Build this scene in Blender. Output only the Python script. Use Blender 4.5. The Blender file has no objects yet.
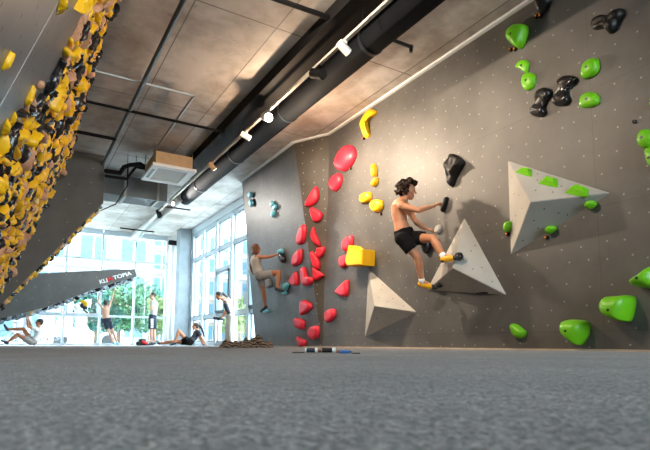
import bpy, bmesh, math, random
from mathutils import Vector, Matrix, noise
random.seed(7)
V = Vector
scene = bpy.context.scene
COL = scene.collection
PI = math.pi
CEIL = 4.12

# ------------------------------------------------------------------ camera
PSI, PT, FPX, CAMH = math.radians(31.2), math.radians(6), 509.0, .08
F0 = V((math.sin(PSI), math.cos(PSI), 0)); RT = V((math.cos(PSI), -math.sin(PSI), 0))
FW = F0*math.cos(PT)+V((0, 0, math.sin(PT))); UP = V((0, 0, math.cos(PT)))-F0*math.sin(PT)
YP = 343-FPX*math.tan(PT); EYE = V((0, 0, CAMH))
def ray(px, py): return FW*FPX+RT*(px-325)+UP*(YP-py)
def at(ax, v, px, py):                      # where the line of sight meets the plane axis = v
    d = ray(px, py); return EYE+d*((v-EYE[ax])/d[ax])
def atp(p0, n, px, py):
    d = ray(px, py); return EYE+d*((p0-EYE).dot(n)/d.dot(n))
cam_d = bpy.data.cameras.new('camera'); cam = bpy.data.objects.new('camera', cam_d); COL.objects.link(cam)
cam_d.sensor_width = 36; cam_d.lens = FPX/650*36; cam_d.shift_y = (YP-225)/650
cam_d.clip_start = .02; cam_d.clip_end = 300
cam.matrix_world = Matrix(((RT.x, UP.x, -FW.x, EYE.x), (RT.y, UP.y, -FW.y, EYE.y), (RT.z, UP.z, -FW.z, EYE.z), (0, 0, 0, 1)))
cam_d.dof.use_dof = True; cam_d.dof.focus_distance = 8; cam_d.dof.aperture_fstop = 7.0
scene.camera = cam

# ------------------------------------------------------------------ materials
def mat(name, col, rough=.6, metal=0, var=0, vscale=8, bump=0, bscale=60, emit=None, spec=None, coat=0):
    m = bpy.data.materials.new(name); m.use_nodes = True
    nt = m.node_tree; b = nt.nodes['Principled BSDF']
    b.inputs['Base Color'].default_value = (*col, 1); b.inputs['Roughness'].default_value = rough
    b.inputs['Metallic'].default_value = metal
    if spec is not None: b.inputs['Specular IOR Level'].default_value = spec
    if coat: b.inputs['Coat Weight'].default_value = coat; b.inputs['Coat Roughness'].default_value = .15
    if emit: b.inputs['Emission Color'].default_value = (*emit[0], 1); b.inputs['Emission Strength'].default_value = emit[1]
    tc = nt.nodes.new('ShaderNodeTexCoord')
    if var:
        n = nt.nodes.new('ShaderNodeTexNoise'); n.inputs['Scale'].default_value = vscale; n.inputs['Detail'].default_value = 6
        r = nt.nodes.new('ShaderNodeValToRGB')
        r.color_ramp.elements[0].position = .3; r.color_ramp.elements[1].position = .7
        r.color_ramp.elements[0].color = (*[c*(1-var) for c in col], 1); r.color_ramp.elements[1].color = (*[min(1, c*(1+var)) for c in col], 1)
        nt.links.new(tc.outputs['Object'], n.inputs['Vector']); nt.links.new(n.outputs['Fac'], r.inputs['Fac']); nt.links.new(r.outputs['Color'], b.inputs['Base Color'])
    if bump:
        n = nt.nodes.new('ShaderNodeTexNoise'); n.inputs['Scale'].default_value = bscale; n.inputs['Detail'].default_value = 3
        bp = nt.nodes.new('ShaderNodeBump'); bp.inputs['Strength'].default_value = bump; bp.inputs['Distance'].default_value = .01
        nt.links.new(tc.outputs['Object'], n.inputs['Vector']); nt.links.new(n.outputs['Fac'], bp.inputs['Height']); nt.links.new(bp.outputs['Normal'], b.inputs['Normal'])
    return m
def lk(nt, a, b): nt.links.new(a, b)
def mth(nt, op, a, b=None, c=None):
    n = nt.nodes.new('ShaderNodeMath'); n.operation = op
    for i, x in enumerate((a, b, c)):
        if x is None: continue
        if isinstance(x, (int, float)): n.inputs[i].default_value = x
        else: lk(nt, x, n.inputs[i])
    return n.outputs[0]
def mix(nt, f, a, b):
    n = nt.nodes.new('ShaderNodeMix'); n.data_type = 'RGBA'
    lk(nt, f, n.inputs[0])
    for i, x in ((6, a), (7, b)):
        if isinstance(x, tuple): n.inputs[i].default_value = (*x, 1)
        else: lk(nt, x, n.inputs[i])
    return n.outputs[2]
def noise_n(nt, vec, scale, detail=5, rough=.55):
    n = nt.nodes.new('ShaderNodeTexNoise'); n.inputs['Scale'].default_value = scale; n.inputs['Detail'].default_value = detail
    n.inputs['Roughness'].default_value = rough; lk(nt, vec, n.inputs['Vector']); return n.outputs['Fac']
def ramp(nt, f, p0, c0, p1, c1):
    r = nt.nodes.new('ShaderNodeValToRGB'); r.color_ramp.elements[0].position = p0; r.color_ramp.elements[1].position = p1
    r.color_ramp.elements[0].color = (*c0, 1); r.color_ramp.elements[1].color = (*c1, 1); lk(nt, f, r.inputs['Fac']); return r.outputs['Color']

def wall_mat(name, base, dot, u='Y', v='Z', pitch=.2, rad=.055, seams=True, rough=.5, jitter=.3, smear=.25):
    """painted plywood with bolt holes on a staggered grid, panel joints and chalk"""
    m = bpy.data.materials.new(name); m.use_nodes = True; nt = m.node_tree; b = nt.nodes['Principled BSDF']
    tc = nt.nodes.new('ShaderNodeTexCoord'); sx = nt.nodes.new('ShaderNodeSeparateXYZ'); lk(nt, tc.outputs['Object'], sx.inputs[0])
    cb = nt.nodes.new('ShaderNodeCombineXYZ'); lk(nt, sx.outputs[u], cb.inputs[0]); lk(nt, sx.outputs[v], cb.inputs[1])
    vo = nt.nodes.new('ShaderNodeTexVoronoi'); vo.voronoi_dimensions = '2D'; vo.inputs['Scale'].default_value = 1/pitch
    vo.inputs['Randomness'].default_value = jitter; lk(nt, cb.outputs[0], vo.inputs['Vector'])
    d = mth(nt, 'LESS_THAN', vo.outputs['Distance'], rad)
    n1 = noise_n(nt, tc.outputs['Object'], 1.3, 6, .6)
    c = ramp(nt, n1, .35, tuple(x*(1-smear) for x in base), .7, tuple(x*(1+smear) for x in base))
    n2 = noise_n(nt, tc.outputs['Object'], 4.0, 4, .7)
    ch = mth(nt, 'GREATER_THAN', n2, .735)
    c = mix(nt, mth(nt, 'MULTIPLY', ch, .22), c, (.62, .62, .6))
    if seams:
        for ax, o, s in ((u, .4, 2.5), (v, .2, 1.255)):
            f = mth(nt, 'FRACT', mth(nt, 'DIVIDE', mth(nt, 'SUBTRACT', sx.outputs[ax], o-20*s), s))
            ln = mth(nt, 'LESS_THAN', f, .006/s)
            c = mix(nt, mth(nt, 'MULTIPLY', ln, .55), c, tuple(x*.35 for x in base))
    c = mix(nt, d, c, dot)
    lk(nt, c, b.inputs['Base Color']); b.inputs['Roughness'].default_value = rough
    n3 = noise_n(nt, tc.outputs['Object'], 90, 2)
    bp = nt.nodes.new('ShaderNodeBump'); bp.inputs['Strength'].default_value = .12; bp.inputs['Distance'].default_value = .004
    lk(nt, n3, bp.inputs['Height']); lk(nt, bp.outputs['Normal'], b.inputs['Normal'])
    return m

M = {}
M['wall'] = wall_mat('grey wall paint', (.088, .084, .079), (.26, .25, .24), pitch=.215, rad=.045, jitter=.45)
M['wall_side'] = wall_mat('brown grey wall paint', (.085, .074, .060), (.42, .41, .38), u='Y')
M['overhang'] = wall_mat('blue grey overhang paint', (.105, .115, .125), (.01, .01, .012), jitter=.05, rad=.075, rough=.33, smear=.2)
M['fascia'] = wall_mat('fascia paint', (.098, .095, .088), (.45, .45, .42), u='X', pitch=.42, rad=.022, seams=False, rough=.55)
M['under'] = mat('underside paint', (.16, .18, .2), .35, var=.2)
M['green'] = mat('lime plastic', (.15, .50, .006), .38, var=.06, vscale=3, bump=.05)
M['red'] = mat('coral red plastic', (.80, .026, .055), .42, var=.06, vscale=3, bump=.05)
M['yellow'] = mat('yellow plastic', (.92, .50, .004), .42, var=.06, vscale=4, bump=.05)
M['cyan'] = mat('light blue plastic', (.16, .55, .66), .45)
M['black'] = mat('black plastic', (.014, .013, .014), .22, var=.25, vscale=6)
M['blackr'] = mat('rough black resin', (.006, .0055, .0055), .42, spec=.35, var=.3, vscale=9, bump=.5, bscale=14)
M['blackm'] = mat('black hold with worn grey waist', (.015, .014, .014), .25, var=.3)
M['wood'] = mat('beige wooden hold', (.58, .30, .17), .6, var=.18, vscale=5)
M['tanbrown'] = mat('brown hold', (.33, .17, .09), .6, var=.15)
M['bolt'] = mat('dark bolt socket', (.01, .01, .01), .4)
M['steelbolt'] = mat('steel bolt', (.5, .48, .45), .3, .9)
M['orange'] = mat('orange plastic', (.85, .25, .01), .4)
M['volume'] = mat('pale grey textured volume paint', (.37, .355, .325), .75, var=.1, vscale=2.5, bump=.25, bscale=160)
M['white'] = mat('white paint', (.8, .8, .78), .45)
M['trimw'] = mat('pale trim strip', (.80, .84, .86), .4)
M['frame'] = mat('pale window frame', (.50, .58, .62), .4)
M['gasket'] = mat('dark grey sash', (.1, .15, .18), .4)
M['concrete'] = mat('concrete column', (.20, .235, .255), .75, var=.18, vscale=2.2, bump=.15, bscale=40)
M['duct'] = mat('dark round duct', (.006, .0075, .010), .8, 0, spec=.08, var=.3, vscale=3)
M['blackmetal'] = mat('black painted metal', (.005, .005, .0055), .7, spec=.12)
M['steelpipe'] = mat('grey steel pipe', (.30, .29, .27), .4, .6)
M['bluepipe'] = mat('dark blue grey pipe', (.012, .018, .024), .35)
M['duct2'] = mat('dull grey sheet duct', (.13, .14, .14), .6, .2, var=.25, vscale=1.6)
M['card'] = mat('tan insulation board', (.55, .36, .19), .8, var=.1)
M['grille'] = mat('air grille', (.5, .47, .42), .6)
M['skirt'] = mat('raw plywood edge', (.45, .36, .26), .8, var=.15)
M['skin1'] = mat('tanned skin', (.50, .215, .11), .48, var=.08, vscale=6)
M['skin2'] = mat('brown skin', (.45, .17, .075), .5, var=.06, vscale=6)
M['skin3'] = mat('light skin', (.58, .32, .22), .5)
M['hairdark'] = mat('dark brown hair', (.022, .012, .008), .5, bump=.8, bscale=90)
M['haircurl'] = mat('brown curly hair', (.016, .007, .0035), .7, spec=.2, var=.5, vscale=40, bump=.9, bscale=70)
M['hairmid'] = mat('chestnut hair', (.13, .045, .018), .55, var=.3, vscale=30, bump=.8, bscale=80)
M['shortsblk'] = mat('black shorts cloth', (.006, .0055, .0055), .9, spec=.15, bump=.4, bscale=20)
M['beigetank'] = mat('beige vest cloth', (.52, .45, .37), .9, bump=.3, bscale=25)
M['greyshorts'] = mat('grey beige shorts cloth', (.34, .31, .28), .9, bump=.3, bscale=25)
M['navy'] = mat('navy shorts cloth', (.018, .028, .05), .85)
M['greytee'] = mat('grey tee cloth', (.42, .43, .43), .9)
M['darktee'] = mat('charcoal tee cloth', (.05, .055, .065), .9)
M['whitetee'] = mat('white tee cloth', (.78, .78, .76), .9)
M['creamtrousers'] = mat('cream trousers cloth', (.60, .55, .47), .9, bump=.3, bscale=20)
M['sock'] = mat('white sock', (.8, .78, .76), .9)
M['shoeyel'] = mat('yellow climbing shoe', (.85, .40, .01), .45)
M['rubber'] = mat('black rubber', (.012, .012, .013), .5)
M['darkshoe'] = mat('dark shoe', (.02, .03, .045), .5)
M['lips'] = mat('lips', (.38, .10, .08), .5)
M['eye'] = mat('eye', (.02, .015, .01), .2)
M['redcloth'] = mat('red cloth', (.7, .02, .02), .8)
M['bulb'] = mat('lit lamp lens', (1, 1, 1), .5, emit=((1, .88, .72), 45))
M['bulb2'] = mat('lit lamp lens dim', (1, 1, 1), .5, emit=((1, .9, .75), 9))
M['blue'] = mat('blue plastic', (.01, .12, .42), .4)
M['brown'] = mat('brown cork', (.28, .12, .06), .8)
M['pave'] = mat('pale pavement', (.75, .75, .73), .9, var=.1, vscale=1)
M['road'] = mat('asphalt', (.25, .26, .27), .9)
M['facade'] = mat('pale facade', (.12, .13, .135), .9, var=.05)
M['facade2'] = mat('cream facade', (.14, .125, .11), .9)
M['bwin'] = mat('blue glass of far building', (.02, .065, .095), .5)
M['brick'] = mat('brown brick', (.35, .19, .12), .9)
M['trunk'] = mat('bark', (.12, .09, .06), .9)
M['leaf'] = mat('green leaf', (.025, .10, .03), .7, var=.5, vscale=2)
M['leaf2'] = mat('yellow green leaf', (.09, .14, .02), .7, var=.5, vscale=2)
M['leaf3'] = mat('blue green leaf', (.012, .09, .06), .7, var=.5, vscale=2)
M['bike'] = mat('bicycle frame', (.16, .19, .22), .4)
M['paper'] = mat('grey paper notice', (.55, .58, .62), .8)

def glass():
    m = bpy.data.materials.new('window glass'); m.use_nodes = True; nt = m.node_tree; nt.nodes.clear()
    o = nt.nodes.new('ShaderNodeOutputMaterial'); t = nt.nodes.new('ShaderNodeBsdfTransparent'); g = nt.nodes.new('ShaderNodeBsdfGlossy')
    t.inputs['Color'].default_value = (.93, .98, 1, 1); g.inputs['Roughness'].default_value = .02
    mx = nt.nodes.new('ShaderNodeMixShader'); mx.inputs[0].default_value = .07
    lk(nt, t.outputs[0], mx.inputs[1]); lk(nt, g.outputs[0], mx.inputs[2]); lk(nt, mx.outputs[0], o.inputs['Surface']); return m
M['glass'] = glass()

def carpet():
    m = bpy.data.materials.new('grey carpet mat'); m.use_nodes = True; nt = m.node_tree; b = nt.nodes['Principled BSDF']
    tc = nt.nodes.new('ShaderNodeTexCoord'); O = tc.outputs['Object']
    a = noise_n(nt, O, 120, 2, .6); s = noise_n(nt, O, 1.6, 5, .6); k = noise_n(nt, O, 30, 3, .7)
    c = ramp(nt, a, .42, (.06, .056, .052), .60, (.40, .372, .35))
    c2 = ramp(nt, s, .35, (.62, .62, .64), .65, (1, 1, 1))
    c3 = ramp(nt, k, .42, (.42, .42, .42), .60, (1.0, 1.0, 1.0))
    mm = nt.nodes.new('ShaderNodeVectorMath'); mm.operation = 'MULTIPLY'; lk(nt, c, mm.inputs[0]); lk(nt, c2, mm.inputs[1])
    m3 = nt.nodes.new('ShaderNodeVectorMath'); m3.operation = 'MULTIPLY'; lk(nt, mm.outputs[0], m3.inputs[0]); lk(nt, c3, m3.inputs[1])
    sx = nt.nodes.new('ShaderNodeSeparateXYZ'); lk(nt, O, sx.inputs[0])
    w = mth(nt, 'ADD', sx.outputs['Y'], mth(nt, 'MULTIPLY', s, .15))
    ln = mth(nt, 'LESS_THAN', mth(nt, 'ABSOLUTE', mth(nt, 'SUBTRACT', w, 3.75)), .06)
    ln = mth(nt, 'MULTIPLY', ln, mth(nt, 'LESS_THAN', sx.outputs['X'], 1.3))
    c4 = mix(nt, mth(nt, 'MULTIPLY', ln, .6), m3.outputs[0], (.03, .03, .033))
    lk(nt, c4, b.inputs['Base Color']); b.inputs['Roughness'].default_value = .95
    b.inputs['Sheen Weight'].default_value = .25
    bp = nt.nodes.new('ShaderNodeBump'); bp.inputs['Strength'].default_value = .9; bp.inputs['Distance'].default_value = .006
    hh = mth(nt, 'ADD', a, mth(nt, 'MULTIPLY', k, 1.5)); lk(nt, hh, bp.inputs['Height']); lk(nt, bp.outputs['Normal'], b.inputs['Normal'])
    return m
M['carpet'] = carpet()

def ceiling_mat():
    m = bpy.data.materials.new('board marked concrete'); m.use_nodes = True; nt = m.node_tree; b = nt.nodes['Principled BSDF']
    tc = nt.nodes.new('ShaderNodeTexCoord'); O = tc.outputs['Object']; sx = nt.nodes.new('ShaderNodeSeparateXYZ'); lk(nt, O, sx.inputs[0])
    gx = mth(nt, 'DIVIDE', mth(nt, 'ADD', sx.outputs['X'], 20*1.06-1.6), 1.06)
    gy = mth(nt, 'DIVIDE', mth(nt, 'ADD', sx.outputs['Y'], 20*2.85-5.6), 2.85)
    lx = mth(nt, 'LESS_THAN', mth(nt, 'FRACT', gx), .016); ly = mth(nt, 'LESS_THAN', mth(nt, 'FRACT', gy), .007)
    cb = nt.nodes.new('ShaderNodeCombineXYZ'); lk(nt, mth(nt, 'FLOOR', gx), cb.inputs[0]); lk(nt, mth(nt, 'FLOOR', gy), cb.inputs[1])
    wn = nt.nodes.new('ShaderNodeTexWhiteNoise'); wn.noise_dimensions = '2D'; lk(nt, cb.outputs[0], wn.inputs['Vector'])
    tone = ramp(nt, wn.outputs['Value'], 0, (.50, .465, .43), 1, (.68, .64, .60))
    s = noise_n(nt, O, 1.1, 8, .65); st = ramp(nt, s, .36, (.50, .45, .40), .60, (1, 1, 1))
    mm = nt.nodes.new('ShaderNodeVectorMath'); mm.operation = 'MULTIPLY'; lk(nt, tone, mm.inputs[0]); lk(nt, st, mm.inputs[1])
    s2 = noise_n(nt, O, 5, 5, .75); sp = mth(nt, 'GREATER_THAN', s2, .66)
    c = mix(nt, mth(nt, 'MULTIPLY', sp, .35), mm.outputs[0], (.12, .10, .09))
    c = mix(nt, mth(nt, 'MULTIPLY', mth(nt, 'MAXIMUM', lx, ly), .75), c, (.06, .05, .045))
    lk(nt, c, b.inputs['Base Color']); b.inputs['Roughness'].default_value = .62
    bp = nt.nodes.new('ShaderNodeBump'); bp.inputs['Strength'].default_value = .1; bp.inputs['Distance'].default_value = .01
    lk(nt, s2, bp.inputs['Height']); lk(nt, bp.outputs['Normal'], b.inputs['Normal'])
    return m
M['ceiling'] = ceiling_mat()

def stripes():
    m = bpy.data.materials.new('striped brown cloth'); m.use_nodes = True; nt = m.node_tree; b = nt.nodes['Principled BSDF']
    tc = nt.nodes.new('ShaderNodeTexCoord'); w = nt.nodes.new('ShaderNodeTexWave'); w.inputs['Scale'].default_value = 7
    w.inputs['Distortion'].default_value = 9; w.bands_direction = 'DIAGONAL'; w.inputs['Detail'].default_value = 2; lk(nt, tc.outputs['Object'], w.inputs['Vector'])
    c = ramp(nt, w.outputs['Fac'], .45, (.016, .013, .011), .7, (.27, .20, .14)); lk(nt, c, b.inputs['Base Color']); b.inputs['Roughness'].default_value = .9
    return m
M['stripes'] = stripes()

# ------------------------------------------------------------------ helpers
def link(name, me, m=None, parent=None):
    o = bpy.data.objects.new(name, me); COL.objects.link(o)
    if m is not None and me is not None and not me.materials: me.materials.append(m)
    if parent: o.parent = parent
    return o
def tag(o, label=None, cat=None, group=None, kind=None):
    if label: o['label'] = label
    if cat: o['category'] = cat
    if group: o['group'] = group
    if kind: o['kind'] = kind
    return o
def empty(name, loc, label=None, cat=None, group=None, kind=None):
    o = bpy.data.objects.new(name, None); COL.objects.link(o); o.location = loc; o.empty_display_size = .1
    return tag(o, label, cat, group, kind)
def build(name, bm, m, parent=None, origin=None, smooth=False, fix=True):
    """bm in world coordinates; origin = the parent's (or own) place"""
    if fix: bmesh.ops.recalc_face_normals(bm, faces=bm.faces)
    org = V(origin) if origin is not None else (parent.location.copy() if parent else V((0, 0, 0)))
    bmesh.ops.translate(bm, verts=bm.verts, vec=-org)
    me = bpy.data.meshes.new(name); bm.to_mesh(me); bm.free()
    if smooth:
        for p in me.polygons: p.use_smooth = True
    o = link(name, me, m, parent)
    if parent is None: o.location = org
    return o
def box(bm, a, b):
    vs = [bm.verts.new((x, y, z)) for x in (a[0], b[0]) for y in (a[1], b[1]) for z in (a[2], b[2])]
    for f in ((0, 1, 3, 2), (4, 6, 7, 5), (0, 4, 5, 1), (2, 3, 7, 6), (0, 2, 6, 4), (1, 5, 7, 3)): bm.faces.new([vs[i] for i in f])
    return vs
def basis(d):
    d = d.normalized(); a = V((0, 0, 1)) if abs(d.z) < .9 else V((1, 0, 0))
    u = d.cross(a).normalized(); return u, d.cross(u)
def rings(bm, rs, cap=True):
    R = [[bm.verts.new(p) for p in r] for r in rs]; n = len(R[0])
    for a, b in zip(R, R[1:]):
        for i in range(n): bm.faces.new((a[i], a[(i+1) % n], b[(i+1) % n], b[i]))
    if cap: bm.faces.new(R[0][::-1]); bm.faces.new(R[-1])
    return R
def tube(bm, p0, p1, r0, r1=None, n=12):
    p0, p1 = V(p0), V(p1); r1 = r0 if r1 is None else r1; u, w = basis(p1-p0)
    rings(bm, [[p+(u*math.cos(2*PI*i/n)+w*math.sin(2*PI*i/n))*r for i in range(n)] for p, r in ((p0, r0), (p1, r1))])
def cone(bm, p0, r0, p1, r1, n=12, side=None, flat=1.0):
    """rounded cone; flat squeezes it across `side`"""
    p0, p1 = V(p0), V(p1); d = (p1-p0)
    if d.length < 1e-5: d = V((0, 0, 1e-4))
    dn = d.normalized()
    if side is not None:
        u = (V(side)-dn*V(side).dot(dn)).normalized(); w = dn.cross(u)
    else: u, w = basis(d)
    rs = []
    for a in (80, 60, 35, 0): rs.append((p0-dn*r0*math.sin(math.radians(a)), r0*math.cos(math.radians(a))))
    for a in (0, 35, 60, 80): rs.append((p1+dn*r1*math.sin(math.radians(a)), r1*math.cos(math.radians(a))))
    rings(bm, [[p+(u*math.cos(2*PI*i/n)+w*math.sin(2*PI*i/n)*flat)*r for i in range(n)] for p, r in rs])
def ell(bm, c, rx, ry, rz, X=V((1, 0, 0)), Y=V((0, 1, 0)), Z=V((0, 0, 1)), sub=2):
    r = bmesh.ops.create_icosphere(bm, subdivisions=sub, radius=1)
    for v in r['verts']: v.co = V(c)+X*v.co.x*rx+Y*v.co.y*ry+Z*v.co.z*rz
def catmull(pts, k=3):
    n = len(pts); out = []
    for i in range(n):
        a, b, c, d = pts[i-1], pts[i], pts[(i+1) % n], pts[(i+2) % n]
        for j in range(k):
            t = j/k; out.append(.5*((2*b)+(c-a)*t+(2*a-5*b+4*c-d)*t*t+(3*b-a-3*c+d)*t**3))
    return out
def bake(o, voxel, sm=3, noise_amt=0, nscale=6):
    """merge overlapping pieces into one continuous skin"""
    md = o.modifiers.new('r', 'REMESH'); md.mode = 'VOXEL'; md.voxel_size = voxel; md.use_smooth_shade = True
    if sm:
        s = o.modifiers.new('s', 'SMOOTH'); s.factor = .5; s.iterations = sm
    dg = bpy.context.evaluated_depsgraph_get(); me = bpy.data.meshes.new_from_object(o.evaluated_get(dg))
    o.modifiers.clear(); old = o.data; ms = list(old.materials); o.data = me
    me.materials.clear()
    for x in ms: me.materials.append(x)
    for p in me.polygons: p.use_smooth = True; p.material_index = 0
    if noise_amt:
        for v in me.vertices: v.co += v.normal*noise_amt*noise.noise(v.co*nscale)
    return o

# ------------------------------------------------------------------ the room
def struct(name, bm, m, parent=None, **k):
    o = build(name, bm, m, parent, **k)
    if parent is None: o['kind'] = 'structure'
    return o
bm = bmesh.new(); box(bm, (-6, -5, -.3), (5.6, 19.7, 0)); struct('floor', bm, M['carpet'])
bm = bmesh.new(); box(bm, (-6, -5, CEIL), (5.6, 19.8, CEIL+.3)); struct('ceiling', bm, M['ceiling'])
bm = bmesh.new(); box(bm, (-6, -5.2, -.3), (5.6, -5, .5)); box(bm, (-6, -5.2, 3.9), (5.6, -5, CEIL+.3)); box(bm, (-6, -5.2, .5), (1.32, -5, 3.9)); box(bm, (5.1, -5.2, .5), (5.6, -5, 3.9)); struct('wall_behind', bm, M['wall_side'])  # unseen wall, opened on the right for the added fill bays
bm = bmesh.new(); box(bm, (5.02, -5, 0), (5.25, 8.30, CEIL)); o = struct('wall_right_backing', bm, M['wall'])
def poly_prism(bm, pts, vec):
    a = [bm.verts.new(p) for p in pts]; b = [bm.verts.new(V(p)+V(vec)) for p in pts]; n = len(a)
    bm.faces.new(a); bm.faces.new(b[::-1])
    for i in range(n): bm.faces.new((a[i], b[i], b[(i+1) % n], a[(i+1) % n]))
# main right wall, the leaning panel beyond it and the facet between them
Mb, Mt = V((5, 8.36, 0)), V((5, 8.07, CEIL))
Lb, Lt = V((5, 8.48, 0)), at(2, CEIL, 294, 142)
Eb, Et = V((5, 11.49, 0)), at(2, CEIL, 242, 181)
bm = bmesh.new(); poly_prism(bm, [V((5, -5, 0)), Mb, Mt, V((5, -5, CEIL))], (.02, 0, 0)); struct('wall_right', bm, M['wall'])
bpy.data.objects.remove(o)
bm = bmesh.new(); poly_prism(bm, [Mb, Lb, Lt, Mt], (.2, .0, 0)); struct('wall_right_facet', bm, M['wall_side'])
bm = bmesh.new(); poly_prism(bm, [Lb, Eb, Et, Lt], (.18, 0, 0)); struct('wall_right_leaning', bm, M['wall'])
bm = bmesh.new(); box(bm, (5.25, -5, -.3), (5.6, 11.3, CEIL)); struct('wall_right_outer', bm, M['concrete'])
# pale strip along the top of the wall, plywood strip at its foot
bm = bmesh.new()
tp = [V((5, -5, CEIL)), Mt, Lt, Et]
for a, b in zip(tp, tp[1:]):
    a, b = a+V((-.05, 0, 0)), b+V((-.05, 0, 0))
    poly_prism(bm, [a, b, b+V((.10, 0, 0)), a+V((.10, 0, 0))], (0, 0, -.035))
struct('trim_1', bm, M['trimw'])
bm = bmesh.new()
bp_ = [V((5, -5, 0)), Mb, Lb, Eb]
for a, b in zip(bp_, bp_[1:]):
    poly_prism(bm, [a+V((-.05, 0, 0)), b+V((-.05, 0, 0)), b, a], (0, 0, .018))
struct('baseboard_right', bm, M['skirt'])

# left overhanging spray wall
AX0, ASL = -.70, .352     # X = AX0 + ASL*z
bm = bmesh.new(); poly_prism(bm, [V((AX0, -5, 0)), V((AX0+ASL*CEIL, -5, CEIL)), V((-5.8, -5, CEIL)), V((-5.8, -5, 0))], (0, 16.6, 0))
struct('wall_left', bm, M['overhang'])
bm = bmesh.new()
box(bm, (-5.8, 12.4, 0), (-5.6, 19.5, CEIL)); struct('wall_left_far', bm, M['white'])
# pale joint strip on the spray wall
bm = bmesh.new()
for z0, z1, y0 in ((1.2, 3.4, 3.62),):
    a = V((AX0+ASL*z0, y0, z0)); b = V((AX0+ASL*z1, y0, z1)); n = V((1, 0, -ASL)).normalized()
    poly_prism(bm, [a, b, b+V((0, .008, 0)), a+V((0, .008, 0))], n*.003)
struct('trim_2', bm, M['steelpipe'])

# climbing blocks: front fascia polygon and depth
FB = 11.6
pB = [at(1, FB, 104, 159), at(1, FB, 103.3, 203), at(1, FB, 0, 305)]
pB[0].z = CEIL-.01
t = empty('climbing_block', (.3, FB, 0), 'tall dark grey overhanging climbing block rising to the ceiling behind the hold-covered left wall', 'climbing block')
bm = bmesh.new(); foot = pB[2]+(pB[2]-pB[1])*((pB[2].z)/(pB[1].z-pB[2].z)); foot.z = 0
poly_prism(bm, [pB[0], pB[1], pB[2], foot, V((-5.5, FB, 0)), V((-5.5, FB, CEIL-.01))], (0, .03, 0)); build('fascia_panel', bm, M['fascia'], t)
bm = bmesh.new(); poly_prism(bm, [pB[0]+V((-.02, .03, 0)), pB[1]+V((-.02, .03, 0)), pB[2]+V((-.02, .03, 0)), foot+V((-.02, .03, 0)), V((-5.5, FB+.03, 0)), V((-5.5, FB+.03, CEIL-.01))], (0, .75, 0)); build('overhanging_face', bm, M['under'], t)
FC = 17.0
pC = [at(1, FC, 20, 274.5), at(1, FC, 134.5, 269), at(1, FC, 137, 276.5), at(1, FC, 100, 287), at(1, FC, 44, 308), at(1, FC, 2, 318)]
tC = empty('climbing_arch', (.3, FC, 0), 'low grey tapering climbing arch with lettering in front of the far windows', 'climbing block')
bm = bmesh.new(); lowC = [V((-1.9, FC, 0)), V((-3.6, FC, 0)), V((-3.6, FC, 1.6))]
poly_prism(bm, pC+lowC, (0, .03, 0)); build('fascia_panel', bm, M['fascia'], tC)
bm = bmesh.new(); poly_prism(bm, [p+V((-.02, .03, .01)) for p in pC]+[p+V((0, .03, 0)) for p in lowC], (0, 1.25, 0)); build('overhanging_face', bm, M['under'], tC)
# lettering on the arch
def text(body, m, pxl, pyl, pxr, pyr, hgt, parent, name):
    a = at(1, FC-.012, pxl, pyl); b = at(1, FC-.012, pxr, pyr)
    cu = bpy.data.curves.new(name, 'FONT'); cu.body = body; cu.size = 1; cu.extrude = .004; cu.offset = .03
    o = bpy.data.objects.new(name, cu); COL.objects.link(o)
    dg = bpy.context.evaluated_depsgraph_get(); me = bpy.data.meshes.new_from_object(o.evaluated_get(dg)); bpy.data.objects.remove(o)
    xs = [v.co.x for v in me.vertices]; ys = [v.co.y for v in me.vertices]
    sx = (b-a).length/(max(xs)-min(xs)); d = (b-a).normalized(); u = V((0, -1, 0)).cross(d)*-1
    if u.z < 0: u = -u
    for v in me.vertices:
        x, y, z = v.co
        v.co = a+d*(x-min(xs))*sx+u*(y-min(ys))/(max(ys)-min(ys))*hgt+V((0, -1, 0))*z-parent.location
    me.materials.append(m); me.update(); return link(name, me, None, parent)
text('KLI', M['white'], 100.2, 284.0, 108, 282.0, .125, tC, 'lettering')['label'] = 'white letters KLI'
text('M', M['redcloth'], 108.4, 281.9, 113.2, 280.2, .135, tC, 'lettering')['label'] = 'red letter M'
text('TOPIA', M['white'], 113.8, 279.8, 132.0, 274.8, .125, tC, 'lettering')['label'] = 'white letters TOPIA'

# ------------------------------------------------------------------ windows
def bay_back(i, x0, x1):
    t = empty('window_%d' % i, (x0, 19.5, 0), kind='structure')
    bm = bmesh.new(); w = .035
    for x in ((x0, x1) if i == 8 else (x0,)): box(bm, (x-w, 19.45, 0), (x+w, 19.6, 4.02))
    for z in (.04, 1.03, 3.05, 3.98): box(bm, (x0+w, 19.46, z-w), (x1-w, 19.59, z+w))
    box(bm, (x0+w, 19.44, CEIL-.1), (x1-w, 19.62, CEIL))
    build('window_frame', bm, M['frame'], t)
    bm = bmesh.new(); box(bm, (x0+w, 19.52, .05), (x1-w, 19.53, 3.97)); build('pane', bm, M['glass'], t)
    if i in (5, 6):
        bm = bmesh.new()
        for z in (1.08, 2.22): box(bm, (x0+.06, 19.42, z-.03), (x1-.06, 19.5, z+.03))
        for x in (x0+.08, x1-.08): box(bm, (x-.025, 19.42, 1.08), (x+.025, 19.5, 2.22))
        build('opening_sash', bm, M['frame'], t)
    return t
xs = [1.37+1.135*k for k in range(-6, 4)]
for i, (a, b) in enumerate(zip(xs, xs[1:])): bay_back(i, a, b)
bm = bmesh.new(); box(bm, (4.78, 19.4, 0), (5.6, 19.62, CEIL)); struct('wall_far_corner', bm, M['white'])
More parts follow.
